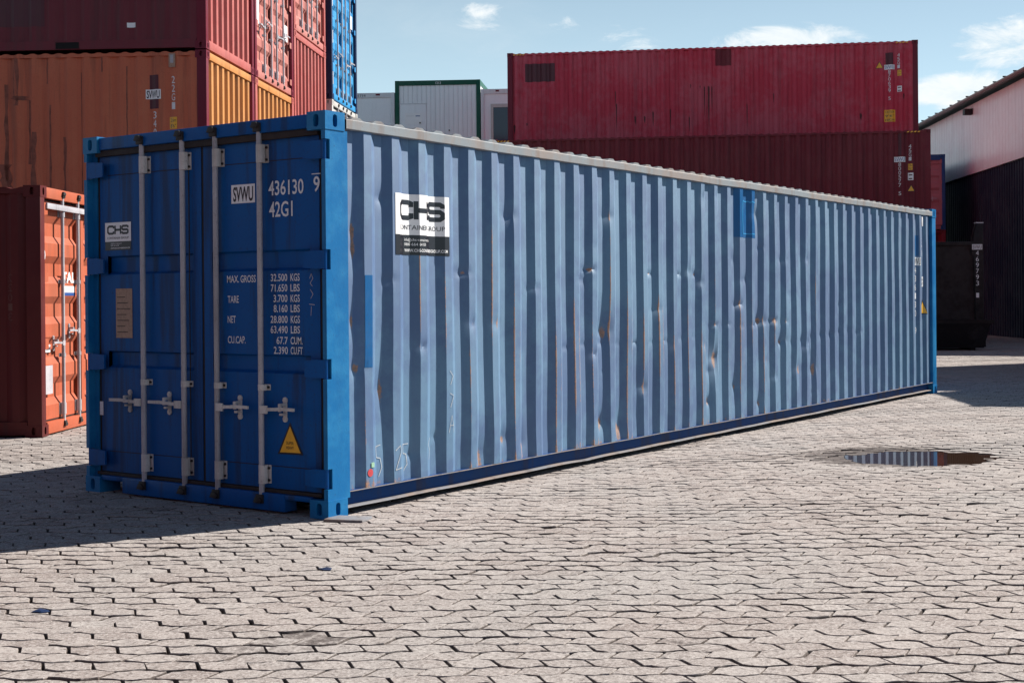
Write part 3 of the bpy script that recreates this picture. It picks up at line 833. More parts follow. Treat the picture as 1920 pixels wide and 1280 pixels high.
def main_side():
    ks = PM.folds(); ys = []
    for a, b in zip(ks[:-1], ks[1:]):
        n = max(2, int(round((b - a) / 0.016)))
        ys += [a + (b - a) * i / n for i in range(n)]
    ys.append(ks[-1])
    NZ = 96; zs = [0.158 + (2.505 - 0.158) * i / NZ for i in range(NZ + 1)]
    rows = [[(MW / 2 + PM.d(y) + mdisp(y, z), y, z) for y in ys] for z in zs]
    mb = MB(); mb.sheet(rows); me = mb.mesh('side_panel', 'blue_faded', sharp=22)
    # wear: scraped outer edges, dents and the foot of the sheet
    edge = [(0.364 + 0.2785 * k) for k in range(43)]
    st = [(rd.random() ** 1.4, rd.uniform(0.6, 1.5), rd.uniform(.25, .8)) for _ in edge]
    vals = []
    for z in zs:
        for y in ys:
            k = int(round((y - 0.375) / 0.2785)); k = min(max(k, 0), 42)
            s_, zc, zr = st[k]
            near = math.exp(-((y - edge[k] - 0.0) / 0.012) ** 2) + 0.55 * math.exp(-((y - edge[k] - 0.072) / 0.012) ** 2)
            mid = math.exp(-((y - 3.4) / 3.6) ** 2)
            r = 0.74 * near * (0.30 + 0.70 * s_) * math.exp(-((z - zc) / zr) ** 2) * (0.5 + 1.0 * mid)
            for a, b, ra, rb, dk in DENTS:
                u = (y - a) / (ra * 0.6)
                if abs(u) < 2:
                    v = (z - b) / (rb * 0.6 + 0.012)
                    if abs(v) < 2: r += min(0.46, dk * 20) * math.exp(-(u * u + v * v))
                    if -0.55 < z - b < 0 and dk > 0.017: r += 0.20 * math.exp(-(u * 1.8) ** 2) * (1 + (z - b) / 0.55)
            r += 0.10 * max(0.0, math.sin(y * 3.7) * math.sin(y * 1.3 + z * 2.0)) * math.exp(-(z / 0.9) ** 2) + 0.26 * math.exp(-((z - 0.16) / 0.06) ** 2) + 0.08 * math.exp(-((z - 2.5) / 0.04) ** 2)
            vals.append(min(0.62, r))
    at = me.attributes.new('rust', 'FLOAT', 'POINT'); at.data.foreach_set('value', vals)
    link('side_panel', me, main)


main_side()
link('side_panel', sheet_side(Prof(0.207, ML - 0.163, 0.364, outer=-0.010), 0.207, ML - 0.163, 0.158, 2.505, -1, MW, 'blue_faded'), main)
for sx in (-1, 1):
    mb = MB(); ny = 90; rr = random.Random(3 + sx)      # upper rail, slightly knocked about
    yy = [0.19 + (ML - 0.36) * i / ny for i in range(ny + 1)]
    wob = [0.0020 * math.sin(y * 2.1) + 0.0012 * math.sin(y * 5.3 + 1) + rr.gauss(0, 0.0006) for y in yy]
    xo, xi = MW / 2 - 0.002, MW / 2 - 0.062
    prof = [(xi, 2.488), (xo, 2.488), (xo + 0.003, 2.492), (xo + 0.003, 2.548), (xo, 2.552), (xi, 2.552)]
    mb.sheet([[(sx * (x + w), y, z + w) for x, z in prof + prof[:1]] for y, w in zip(yy, wob)])
    mb.build('top_rail', 'grey_rail', main, smooth=False)
    # lower rail: recessed web between two flanges
    mb = MB(); xo = MW / 2 - 0.012; xw = MW / 2 - 0.072
    lip = [0.0012 * math.sin(y * 3.1) + 0.0015 * math.sin(y * 7.7) - 0.006 * math.exp(-((y - 3.05) / 0.12) ** 2) for y in yy]
    prof = [(xw - 0.03, 0.158), (xo, 0.158), (xo + 0.001, 0.151), (xw, 0.149), (xw, 0.056), (xo - 0.010, 0.052), (xo - 0.008, 0.046), (xw - 0.03, 0.045)]
    mb.sheet([[(sx * (x + (w if z < 0.06 else 0)), y, z + (w if z < 0.06 else 0)) for x, z in prof] for y, w in zip(yy, lip)])
    br = mb.build('bottom_rail', 'blue_rail', main, sharp=30)
    MB().sheet([[(sx * (xo + 0.0025), y, 0.157 + l_ * 0.5) , (sx * (xo + 0.0035), y, 0.1505 + l_ * 0.5)] for y, l_ in zip(yy, lip)]).build('flange_edge', 'sill_edge', br, smooth=False)
    MB().sheet([[(sx * (xw - 0.0), y, 0.0570 + w), (sx * (xo - 0.0075 + w), y, 0.0545 + w), (sx * (xo - 0.0045 + w), y, 0.0465 + w)] for y, w in zip(yy, lip)]).build('flange_edge', 'sill_edge', br, smooth=False)
rows = [[], []]
nb = 56
for i in range(nb):
    y0 = 0.20 + (ML - 0.4) * i / nb; p_ = (ML - 0.4) / nb
    for f, z in ((0.0, 2.553), (0.18, 2.5555), (0.32, 2.573), (0.62, 2.574), (0.78, 2.5555)):
        for r_, x in ((0, -MW / 2 + 0.010), (1, MW / 2 - 0.010)): rows[r_].append((x, y0 + f * p_, z + 0.001))
rows = [[(x, y, 2.548) for x, y, z in rows[0]], rows[0], rows[1], [(x, y, 2.548) for x, y, z in rows[1]]]
MB().sheet(rows).build('roof_panel', 'grey_rail', main, smooth=False)
MB().box(-MW / 2 + 0.09, MW / 2 - 0.09, 0.22, ML - 0.20, 0.06, 0.14).build('floor_frame', 'dark_iron', main)
# far end
pr = Prof(-MW / 2 + 0.12, MW / 2 - 0.12, -MW / 2 + 0.2, pitch=0.25, out=0.085, slope=0.04, depth=0.045)
MB().sheet([[(k, ML - 0.03 + pr.d(k), z) for k in pr.folds()] for z in (0.13, 2.49)]).build('end_wall', 'blue_door', main, smooth=False)
MB().box(-MW / 2 + 0.165, MW / 2 - 0.165, ML - 0.10, ML - 0.012, 2.47, 2.585).build('end_header', 'blue_door', main, bevel=0.005)
MB().box(-MW / 2 + 0.165, MW / 2 - 0.165, ML - 0.10, ML - 0.012, 0.012, 0.13).build('end_sill', 'blue_door', main, bevel=0.005)
# door end
MB().box(-MW / 2 + 0.164, MW / 2 - 0.164, 0.014, 0.13, 2.492, 2.580).build('door_header', 'blue_door', main, bevel=0.006)
MB().box(-MW / 2 + 0.10, MW / 2 - 0.10, 0.030, 0.12, 2.447, 2.491).build('header_seal', 'header_dirt', main, bevel=0.004)
sill = MB(); sill.box(-MW / 2 + 0.40, MW / 2 - 0.40, 0.012, 0.12, 0.014, 0.128)
sill.box(-MW / 2 + 0.164, -MW / 2 + 0.40, 0.014, 0.12, 0.095, 0.128); sill.box(MW / 2 - 0.40, MW / 2 - 0.164, 0.014, 0.12, 0.095, 0.128)
sill.build('door_sill', 'blue_door', main, bevel=0.005)
MB().box(-MW / 2 + 0.09, MW / 2 - 0.09, 0.034, 0.12, 0.129, 0.152).build('sill_seal', 'header_dirt', main, bevel=0.004)
for sx in (-1, 1):
    MB().box(*sorted((sx * (MW / 2 - 0.0855), sx * (MW / 2 - 0.13))), 0.066, 0.13, 0.13, 2.47).build('door_jamb', 'rubber', main)
leafL, leafR = add_doors(main, MW, MH, 'blue_door', 'flat', 'galvanised', 'galvanised_white', rods=[(-0.588, -0.161), (0.173, 0.597)])
YF = 0.06


def onleaf(dy=0.0025): return lambda a, b: (a + MW / 2, YF - dy, b)


def dtext(s_, a, b, h, w=None, leaf=None, bold=0.0, mat='white_lettering', dy=0.0025, name='number_lettering'):
    flat_part(name, text2d(s_, a, b, h, w, bold), onleaf(dy), mat, leaf or leafR)


for lf0, xa_, xb_ in ((leafL, -2.235, -1.33), (leafR, -1.115, -0.20)):
    for z_ in (2.306, 0.300):
        MB().box(xa_ + MW / 2, xb_ + MW / 2, YF - 0.0022, YF + 0.001, z_, z_ + 0.0045).build('weld_seam', 'header_dirt', lf0)
    MB().box((xa_ if lf0 is leafR else xb_ - 0.03) + MW / 2, (xa_ + 0.012 if lf0 is leafR else xb_ - 0.02) + MW / 2, YF - 0.0018, YF + 0.001, 0.18, 2.42).build('weld_seam', 'header_dirt', lf0)
# right leaf lettering
flat_part('number_sticker', rect2d(-0.927, -0.700, 2.043, 2.168), onleaf(), 'white_vinyl', leafR)
dtext('SVWU', -0.908, 2.058, 0.094, 0.192, mat='black_vinyl', dy=0.004, bold=0.022)
dtext('436130', -0.572, 2.082, 0.094, 0.320, bold=0.012); dtext('9', -0.163, 2.088, 0.096, 0.055, bold=0.012)
flat_part('number_lettering', rect2d(-0.178, -0.100, 2.197, 2.203), onleaf(), 'white_lettering', leafR)
dtext('42G1', -0.567, 1.940, 0.098, 0.215, bold=0.012)
TH = 0.047
for s_, a, b, w in (('MAX.', -0.976, 1.513, .115), ('GROSS', -0.845, 1.513, .146), ('TARE', -0.971, 1.377, .107), ('NET', -0.973, 1.242, .078), ('CU.CAP.', -0.973, 1.105, .172),
                    ('32.500', -0.558, 1.517, .152), ('KGS', -0.377, 1.517, .083), ('71.650', -0.558, 1.449, .152), ('LBS', -0.377, 1.449, .083),
                    ('3.700', -0.533, 1.380, .127), ('KGS', -0.377, 1.380, .083), ('8.160', -0.533, 1.314, .127), ('LBS', -0.377, 1.314, .083),
                    ('28.800', -0.563, 1.243, .157), ('KGS', -0.377, 1.243, .083), ('63.490', -0.563, 1.176, .157), ('LBS', -0.377, 1.176, .083),
                    ('67.7', -0.509, 1.105, .103), ('CUM.', -0.380, 1.105, .108), ('2.390', -0.535, 1.040, .129), ('CU.FT', -0.380, 1.040, .108)):
    dtext(s_, a, b, TH, w, bold=0.010)
flat_part('warning_triangle', ([(-0.508, 0.383), (-0.274, 0.388), (-0.391, 0.595)], [(0, 1, 2)]), onleaf(), 'black_vinyl', leafR)
flat_part('warning_triangle', ([(-0.485, 0.396), (-0.297, 0.400), (-0.391, 0.570)], [(0, 1, 2)]), onleaf(.004), 'yellow_vinyl', leafR)
dtext('SUPER', -0.425, 0.450, 0.020, 0.068, mat='black_vinyl', dy=0.0055); dtext('HEAVY', -0.425, 0.420, 0.020, 0.068, mat='black_vinyl', dy=0.0055)
flat_part('chalk_mark', stroke2d([[(-0.205, 1.53), (-0.19, 1.56), (-0.175, 1.53), (-0.20, 1.50), (-0.18, 1.48)], [(-0.20, 1.46), (-0.175, 1.43), (-0.195, 1.40)], [(-0.21, 1.365), (-0.16, 1.36)], [(-0.19, 1.35), (-0.195, 1.29)]], 0.004), onleaf(), 'galvanised', leafR)


def chs_paths(a, b, w, h):
    """three square-shouldered letters C H S in a box"""
    q = w / 3.0; g = q * 0.10; c = h * 0.16

    def X(u, v, i): return (a + i * q + g + u * (q - 2 * g), b + v * h)
    C = [X(1, .70, 0), X(1, .92, 0), X(.82, 1, 0), X(.22, 1, 0), X(0, .80, 0), X(0, .20, 0), X(.22, 0, 0), X(.82, 0, 0), X(1, .08, 0), X(1, .30, 0)]
    Hh = [[X(0.02, -.09, 1), X(0.02, 1.09, 1)], [X(.98, -.09, 1), X(.98, 1.09, 1)], [X(.02, .5, 1), X(.98, .5, 1)]]
    Sx = [X(1, .74, 2), X(1, .90, 2), X(.85, 1, 2), X(.15, 1, 2), X(0, .88, 2), X(0, .62, 2), X(.15, .5, 2), X(.85, .5, 2), X(1, .38, 2), X(1, .12, 2), X(.85, 0, 2), X(.15, 0, 2), X(0, .10, 2), X(0, .26, 2)]
    return [C] + Hh + [Sx]


def chs_sticker(part, a0, a1, b0, bm_, b1, black_first):
    """white field with the letters above, dark field with contact lines below; part(name, geo, mat, layer)"""
    w = a1 - a0
    part('company_sticker', rect2d(a0, a1, bm_, b1), 'white_vinyl', 0)
    part('company_sticker', rect2d(a0, a1, b0, bm_), 'black_vinyl', 0)
    h = b1 - bm_
    part('sticker_lettering', stroke2d(chs_paths(a0 + w * 0.085, bm_ + h * 0.42, w * 0.83, h * 0.38), h * 0.115), 'black_vinyl', 1)
    part('sticker_lettering', text2d('CONTAINER GROUP', a0 + w * 0.085, bm_ + h * 0.13, h * 0.115, w * 0.83), 'black_vinyl', 1)
    hb = bm_ - b0
    part('sticker_lettering', text2d('info@chs-container.de', a0 + w * 0.22, b0 + hb * 0.70, hb * 0.14, w * 0.42), 'white_vinyl', 1)
    part('sticker_lettering', text2d('0800 664 64 83', a0 + w * 0.22, b0 + hb * 0.47, hb * 0.14, w * 0.32), 'white_vinyl', 1)
    part('sticker_lettering', text2d('WWW.CHS-CONTAINERGROUP.COM', a0 + w * 0.22, b0 + hb * 0.16, hb * 0.15, w * 0.74, 0.02), 'white_vinyl', 1)


chs_sticker(lambda nm, geo, mat, k: flat_part(nm, geo, onleaf(0.0025 + 0.0015 * k), mat, leafL), -2.266, -1.975, 1.763, 1.826, 1.964, True)
flat_part('data_plate', rect2d(-2.150, -1.967, 1.128, 1.484), onleaf(0.003), 'brown_plate', leafL)
for r_ in range(7): flat_part('plate_line', rect2d(-2.135, -2.135 + 0.15 * (0.6 + 0.4 * ((r_ * 7) % 5) / 4), 1.42 - 0.042 * r_, 1.425 - 0.042 * r_), onleaf(0.0045), 'dark_iron', leafL)
flat_part('hinge_label', rect2d(-2.345, -2.305, 0.56, 0.66), lambda a, b: (a + MW / 2, 0.058, b), 'white_lettering', leafL)


# things stuck and painted on the long side
def onside(off): return lambda a, b: Vector((MW / 2 + PM.d(a) + mdisp(a, b) + off, a, b))


CUTS = []
for a, b in zip(PM.folds()[:-1], PM.folds()[1:]): CUTS += [a, (a + b) / 2]
chs_sticker(lambda nm, geo, mat, k: draped(nm, geo, CUTS, onside(0.0025 + 0.0016 * k), mat, main, 0.06), 0.668, 1.250, 1.694, 1.832, 2.112, True)
for a0, a1, b0, b1 in ((0.366, 0.440, 0.945, 1.552), (5.857, 6.305, 1.990, 2.484), (11.37, 11.48, 1.92, 2.20)):
    draped('paint_patch', rect2d(a0, a1, b0, b1), CUTS, onside(0.0018), 'blue_patch', main, 0.05)
wl = []
for x in range(13): wl.append((5.995 + 0.29 * x / 12, 2.36 + 0.006 * math.sin(x * 2.1)))
draped('weld_bead', stroke2d([wl, [(5.995, 2.36), (5.99, 2.2), (6.0, 2.03)], [(6.0, 2.03), (6.28, 2.03)]], 0.012), CUTS, onside(0.004), 'bright_blue', main)
draped('chalk_mark', stroke2d([[(0.545, 0.42), (0.49, 0.41), (0.50, 0.34), (0.54, 0.33), (0.555, 0.27), (0.52, 0.21)]], 0.006), CUTS, onside(0.003), 'chalk', main)
draped('chalk_mark', stroke2d([[(0.66, 0.37), (0.71, 0.40), (0.72, 0.36), (0.66, 0.24), (0.73, 0.25)], [(0.83, 0.40), (0.76, 0.40), (0.765, 0.34), (0.81, 0.33), (0.815, 0.26), (0.77, 0.22)]], 0.006), CUTS, onside(0.003), 'chalk', main)
draped('chalk_mark', stroke2d([[(1.225, 0.44), (1.255, 0.56), (1.285, 0.44)], [(1.235, 0.49), (1.28, 0.49)], [(1.24, 0.62), (1.275, 0.70), (1.235, 0.72)], [(1.24, 0.78), (1.27, 0.84), (1.235, 0.88)]], 0.005), CUTS, onside(0.003), 'chalk', main)
draped('chalk_mark', stroke2d([[(1.05, 0.42), (1.01, 0.38), (1.05, 0.33), (1.02, 0.27)]], 0.005), CUTS, onside(0.003), 'chalk', main)
cir = [(0.402 + 0.026 * math.cos(2 * math.pi * i / 16), 0.252 + 0.026 * math.sin(2 * math.pi * i / 16)) for i in range(16)]
draped('round_sticker', (cir, [tuple(range(16))]), CUTS, onside(0.003), 'red_dot', main)
draped('small_sticker', rect2d(0.412, 0.445, 0.285, 0.318), CUTS, onside(0.0045), 'green_dot', main)
# far end markings
draped('number_sticker', rect2d(11.33, 11.53, 1.79, 1.90), CUTS, onside(0.003), 'white_vinyl', main)
draped('number_lettering', text2d('SVWU', 11.345, 1.802, 0.088, 0.17), CUTS, onside(0.0045), 'black_vinyl', main)
number_column(main, PM, onside(0.003), '436130 9', 11.385, 1.77, 0.085, 0.118, w=0.055)
number_column(main, PM, onside(0.003), '42G1', 11.63, 2.36, 0.085, 0.118, w=0.055)
draped('size_label', rect2d(11.62, 11.72, 1.50, 1.64), CUTS, onside(0.003), 'white_vinyl', main)
draped('size_lettering', text2d('2.6m', 11.63, 1.585, 0.032, 0.08), CUTS, onside(0.0045), 'black_vinyl', main); draped('size_lettering', text2d("8'6\"", 11.63, 1.525, 0.032, 0.08), CUTS, onside(0.0045), 'black_vinyl', main)
triangle_sign(onside(0.003), onside(0.0045), main, 11.70, 1.12, 0.23, CUTS)
v_ = MB(); v_.box(MW / 2 - 0.04, MW / 2 - 0.006, 11.59, 11.64, 2.33, 2.46); v_.build('vent_cover', 'office_grey', main, bevel=0.004)

# ================================================================ left: rust brown container with sunlit orange doors
TH1 = 2.15; E1 = Vector((math.cos(TH1), math.sin(TH1), 0))
P1 = Vector((-6.1, 2.15, 0))
fo, fprof, ffn, fl = container('orange red container at ground level with sunlit closed doors, behind the blue doors', P1 + E1 * 1.219, TH1, frame='brown_side', side='brown_side', door='orange_red', end='brown_side', group=None)
lf = lambda a, b: (a, 0.056, b)
near_leaf = fl[0]
# near leaf is the one at local -x
flat_part('door_sticker', ([(-1.02 + 0.055 * math.cos(i * math.pi / 7), 1.88 + 0.075 * math.sin(i * math.pi / 7)) for i in range(14)], [tuple(range(14))]), lf, 'white_vinyl', near_leaf)
flat_part('door_sticker', ([(-1.015 + 0.034 * math.cos(i * math.pi / 7), 1.885 + 0.045 * math.sin(i * math.pi / 7)) for i in range(14)], [tuple(range(14))]), lambda a, b: (a, 0.0545, b), 'logo_blue', near_leaf)
flat_part('data_plate', rect2d(-1.00, -0.80, 0.42, 0.72), lf, 'galvanised', near_leaf)
flat_part('door_sticker', rect2d(-1.08, -0.86, 0.86, 0.94), lf, 'white_vinyl', near_leaf)
flat_part('company_lettering', text2d('TAL', -0.52, 1.60, 0.11, 0.36, 0.03), lf, 'white_vinyl', near_leaf)
flat_part('door_sticker', rect2d(-0.52, -0.18, 1.49, 1.56), lf, 'white_vinyl', near_leaf); flat_part('door_sticker', rect2d(-0.54, -0.16, 1.455, 1.49), lf, 'logo_blue', near_leaf)
MB().box(-1.06, 1.06, -0.01, 0.0115, 2.36, 2.42).build('header_bar', 'galvanised', fo, bevel=0.004)
ch = lambda a, b: Vector((-(1.219 + fprof.d(a) + 0.004), a, b))
for i_, c_ in enumerate('22013'):
    draped('chalk_mark', text2d(c_, 0.30, 1.60 - 0.10 * i_, 0.08, 0.05, -0.02), fprof.folds(), ch, 'chalk_faint', fo)

# ================================================================ left: tall stack, ends turned to the sun
TS = 2.095; ES = Vector((math.cos(TS), math.sin(TS), 0)); US = Vector((math.sin(TS), -math.cos(TS), 0))
PS_ = Vector((-9.83, 7.58, 0))
GL = 'containers in the tall stack on the left'


def stack_box(label, k, z, H, doors=False, **kw):
    """k: distance of the near side along the row of ends, z: base height"""
    c = PS_ + ES * (k + 1.219) + Vector((0, 0, z))
    if doors: return container(label, c, TS, H=H, group=GL, **kw)
    return container(label, c - US * 6.058, TS - math.pi, H=H, group=GL, **kw)


stack_box('brown container at the foot of the left stack', 0, 0.0, 2.62, frame='brown_side', side='brown_side', end='brown_side')
ob, op, ofn, _ = stack_box('orange brown container with SVWU sticker, under the dark red one', 0, 2.645, 2.591, frame='orange_brown', side='orange_brown', end='orange_paint', post='maroon_post')
f_ = ofn(1); Lr = 6.058


def oy(px): return Lr - (386 - px) / 119.0 * 1.0
def oz(py): return 5.236 - 2.645 - (py - 92) / 121.0


draped('paint_patch', rect2d(oy(278), oy(296), oz(200), oz(137)), op.folds(), ofn(1, .003), 'maroon_patch', ob)
draped('number_sticker', rect2d(oy(271), oy(300), oz(182), oz(164)), op.folds(), ofn(1, .0045), 'white_vinyl', ob)
draped('number_lettering', text2d('SVWU', oy(272.5), oz(180), 0.115, 0.215, 0.02), op.folds(), ofn(1, .006), 'black_vinyl', ob)
number_column(ob, op, f_, '22G1', oy(320), oz(140), 0.110, 0.133, w=0.058)
number_column(ob, op, f_, '340', oy(285), oz(205), 0.110, 0.133, w=0.058)
draped('size_label', rect2d(oy(315), oy(330), oz(238), oz(216)), op.folds(), ofn(1, .003), 'yellow_vinyl', ob)
draped('size_lettering', text2d('2.6m', oy(317), oz(225), 0.055, 0.095), op.folds(), ofn(1, .0045), 'black_vinyl', ob)
draped('size_lettering', text2d("8'6\"", oy(317), oz(236), 0.055, 0.095), op.folds(), ofn(1, .0045), 'black_vinyl', ob)
vv = MB(); vv.box(1.215, 1.232, oy(316), oy(328), oz(124), oz(98)); vv.build('vent_cover', 'brown_plate', ob, bevel=0.004)
vv = MB(); vv.box(1.228, 1.236, oy(319), oy(325), oz(116), oz(101)); vv.build('vent_grille', 'galvanised', ob)
flat_part('number_sticker', rect2d(-1.02, -0.92, 1.42, 1.58), lambda a, b: (a, 6.058 - 0.026, b), 'white_vinyl', ob)
flat_part('number_lettering', text2d('U', -1.0, 1.44, 0.11, 0.055), lambda a, b: (-1.94 - a, 6.058 - 0.024, b), 'black_vinyl', ob)
_st = random.Random(9)
for px_, y0_, y1_, w_ in ((8, 150, 330, .07), (28, 100, 190, .10), (34, 172, 180, .28), (52, 180, 300, .06), (60, 240, 352, .10), (86, 100, 150, .03), (92, 190, 352, .04), (118, 250, 352, .06), (6, 300, 352, .2), (150, 130, 352, .02), (236, 120, 250, .02), (190, 98, 130, .03)):
    zz = [oz(y0_), oz(y1_)]; a_ = oy(px_); n_s = 7
    lf_ = [(a_ - w_ * _st.uniform(.2, .6), zz[0] + (zz[1] - zz[0]) * i / n_s) for i in range(n_s + 1)]; rt_ = [(a_ + w_ * _st.uniform(.2, .6), q_[1]) for q_ in lf_]
    draped('dirt_streak', (lf_ + rt_[::-1], [tuple(range(2 * n_s + 2))]), op.folds(), ofn(1, .002), 'dirt_streak', ob)
rb, rp, rfn, _ = stack_box('dark red container with small white label, top of the nearest left column', 0, 5.255, 2.591, frame='maroon_shade', side='maroon_shade', end='red_paint', post='maroon_post')
def rz_(py): return (83 - py) / 121.0
draped('paint_patch', rect2d(oy(-60), oy(81), rz_(36), rz_(-60)), rp.folds(), rfn(1, .003), 'maroon_patch', rb)
draped('door_label', rect2d(oy(237), oy(253), rz_(41), rz_(32)), rp.folds(), rfn(1, .003), 'white_vinyl', rb)
for y0_, y1_ in ((oy(104), oy(148)),):
    MB().box(1.2185, 1.2215, y0_, y1_, 0.030, 0.13).build('fork_pocket', 'black_hole', rb)
stack_box('orange container at the bottom of the second column of the left stack', 2.5, 0.0, 2.62, frame='orange_paint', side='orange_paint', end='orange_paint')
stack_box('orange container whose ribbed sunlit end is right of the SVWU orange one', 2.5, 2.645, 2.591, frame='orange_paint', side='orange_paint', end='orange_paint', post='red_paint')
d2, _, _, dl2 = stack_box('red container with sunlit doors at the top of the second column', 2.5, 5.255, 2.591, doors=True, frame='red_paint', side='red_paint', door='pale_red_door', end='red_paint', post='maroon_post')
flat_part('data_plate', rect2d(-1.02, -0.80, 0.98, 1.40), lf, 'white_vinyl', dl2[0]); flat_part('data_plate', rect2d(0.80, 1.00, 1.0, 1.30), lf, 'white_vinyl', dl2[1])
stack_box('low red container at the bottom of the third column', 5.0, 0.0, 1.36, frame='red_paint', side='red_paint', end='red_paint')
stack_box('red container in the third column, standing on the low one', 5.0, 1.37, 2.591, frame='red_paint', side='red_paint', end='red_paint')
c3, _, _, _ = stack_box('red container whose ribbed sunlit end with a small white label is in the third column', 5.0, 3.975, 2.591, frame='red_paint', side='red_paint', end='red_paint')
flat_part('number_sticker', rect2d(-0.98, -0.84, 1.06, 1.26), lambda a, b: (a, 6.058 - 0.026, b), 'white_vinyl', c3)
flat_part('number_lettering', text2d('U', -0.95, 1.09, 0.13, 0.07), lambda a, b: (-1.83 - a, 6.058 - 0.024, b), 'black_vinyl', c3)
stack_box('orange red container with sunlit doors at the top of the third column', 5.0, 6.58, 2.591, doors=True, frame='red_paint', side='red_paint', door='pale_red_door', end='red_paint')
stack_box('white container at the bottom of the fourth column, under the white one with doors', 7.95, 0.0, 2.80, frame='white_paint', side='white_paint', end='white_paint')
stack_box('white container with doors, right under the bright blue container', 7.95, 2.83, 2.85, doors=True, frame='white_paint', side='white_paint', door='white_paint', end='white_paint')
b4, _, _, bl4 = stack_box('bright blue container with sunlit doors at the top of the fourth column', 7.95, 5.70, 2.896, doors=True, frame='navy', side='navy', door='bright_blue', end='navy', post='navy')
for z0_ in (0.35, 1.25, 2.05): flat_part('door_sticker', rect2d(-1.02, -0.86, z0_, z0_ + 0.28), lf, 'white_vinyl', bl4[0])
flat_part('door_sticker', rect2d(0.82, 0.98, 1.9, 2.2), lf, 'white_vinyl', bl4[1])

# ================================================================ right: dark red high stack behind
TR = 0.45; AR = Vector((math.cos(TR), math.sin(TR), 0)); NR = Vector((math.sin(TR), -math.cos(TR), 0)); RR = TR - math.pi / 2
GR = 'red high containers behind the blue one'
PLw = Vector((-16.45, 23.60, 0)); PUp = PLw - NR * 2.62 + AR * 0.02
HR = 2.94


def right_box(label, P, z, mat, post):
    return container(label, P - NR * 1.219 + Vector((0, 0, z)), RR, L=12.192, H=HR, frame=mat, side=mat, end=mat, post=post, group=GR, deep=0.058)


right_box('dark maroon container at ground level, right behind the far end of the blue one', PLw, 0.0, 'maroon_dark', 'maroon_dark')
lw, lp, lfn, _ = right_box('dark maroon container with number 800577, below the brighter red one', PLw, HR, 'maroon_dark', 'maroon_dark')
right_box('red container at ground level in the rear row', PUp, 0.0, 'maroon_bright', 'maroon_post')
right_box('red container in the middle of the rear row', PUp, HR, 'maroon_bright', 'maroon_post')
up, upp, ufn, _ = right_box('red container with yellow caution sign, topmost of the rear row against the sky', PUp, 2 * HR, 'maroon_bright', 'maroon_post')


def ux(px): return (px - 940) / 776.0 * 12.192
def uz(py, px): return HR - (py - (92 - 22 * (px - 940) / 776.0)) / 64.5
def lx(px): return (px - 919) / 830.0 * 12.192
def lz(py, px): return HR - (py - (262 - 24 * (px - 919) / 830.0)) / 69.0


def side_marks(o, pf, fn_, X, Z, cols):
    for kind, px, py, extra in cols:
        a, b = X(px), Z(py, px)
        if kind == 'col': number_column(o, pf, fn_(1, .004), extra, a - 0.04, b, 0.100, 0.113, w=0.068)
        elif kind == 'svwu':
            draped('number_sticker', rect2d(a - 0.15, a + 0.15, b - 0.07, b + 0.07), pf.folds(), fn_(1, .006), 'white_vinyl', o)
            draped('number_lettering', text2d('SVWU', a - 0.13, b - 0.05, 0.10, 0.26), pf.folds(), fn_(1, .009), 'logo_blue', o)
        elif kind == 'patch': draped('paint_patch', rect2d(a, X(extra[0]), Z(extra[1], extra[0]), b), pf.folds(), fn_(1, .003), extra[2], o)
        elif kind == 'tri': triangle_sign(fn_(1, .004), fn_(1, .008), o, a, b, extra, pf.folds())
        elif kind == 'lab':
            draped('size_label', rect2d(a - extra[0] / 2, a + extra[0] / 2, b - extra[1] / 2, b + extra[1] / 2), pf.folds(), fn_(1, .004), extra[2], o)
            n = len(extra[3])
            for i, s_ in enumerate(extra[3]):
                hh = extra[1] / n * 0.55
                if not s_:
                    draped('label_line', rect2d(a - extra[0] * 0.36, a + extra[0] * 0.30, b + extra[1] / 2 - (i + 0.75) * extra[1] / n, b + extra[1] / 2 - (i + 0.45) * extra[1] / n), pf.folds(), fn_(1, .008), 'maroon_patch', o); continue
                draped('size_lettering', text2d(s_, a - extra[0] * 0.40, b + extra[1] / 2 - (i + 0.8) * extra[1] / n, hh, extra[0] * 0.8), pf.folds(), fn_(1, .008), 'black_vinyl', o)
        elif kind == 'stripes':
            for q in range(4): draped('hazard_stripe', ([(a + q * 0.085, b), (a + q * 0.085 + 0.045, b), (a + q * 0.085 + 0.075, b + 0.05), (a + q * 0.085 + 0.03, b + 0.05)], [(0, 1, 2, 3)]), pf.folds(), lambda u, v: Vector((1.219 - 0.0015, u, v)), 'yellow_vinyl', o)


side_marks(up, upp, ufn, ux, uz, [('patch', 975, 113, (1033, 147, 'maroon_patch')), ('patch', 1341, 83, (1371, 117, 'maroon_dark')), ('patch', 1657, 94, (1671, 116, 'maroon_patch')),
                                 ('svwu', 1664, 121, None), ('col', 1664, 126, '870639 5'), ('col', 1681, 95, '45G1'), ('tri', 1645.5, 123.5, 0.23), ('lab', 1682, 132, (0.11, 0.17, 'yellow_vinyl', ['2.9m', "9'6\""])),
                                 ('lab', 1682, 162, (0.13, 0.17, 'white_vinyl', ['', ''])), ('lab', 1664, 213, (0.32, 0.35, 'yellow_vinyl', ['CAUTION', "9'6\"", 'HIGH']))])
side_marks(lw, lp, lfn, lx, lz, [('svwu', 1693, 295, None), ('col', 1693, 301, '800577 5'), ('col', 1712, 267, '45G1'), ('tri', 1713, 355, 0.2), ('lab', 1712, 309, (0.11, 0.17, 'yellow_vinyl', ['2.9m', "9'6\""])),
                                ('lab', 1712.5, 327, (0.14, 0.20, 'white_vinyl', ['', ''])), ('patch', 1690, 246, (1696, 288, 'maroon_patch'))])
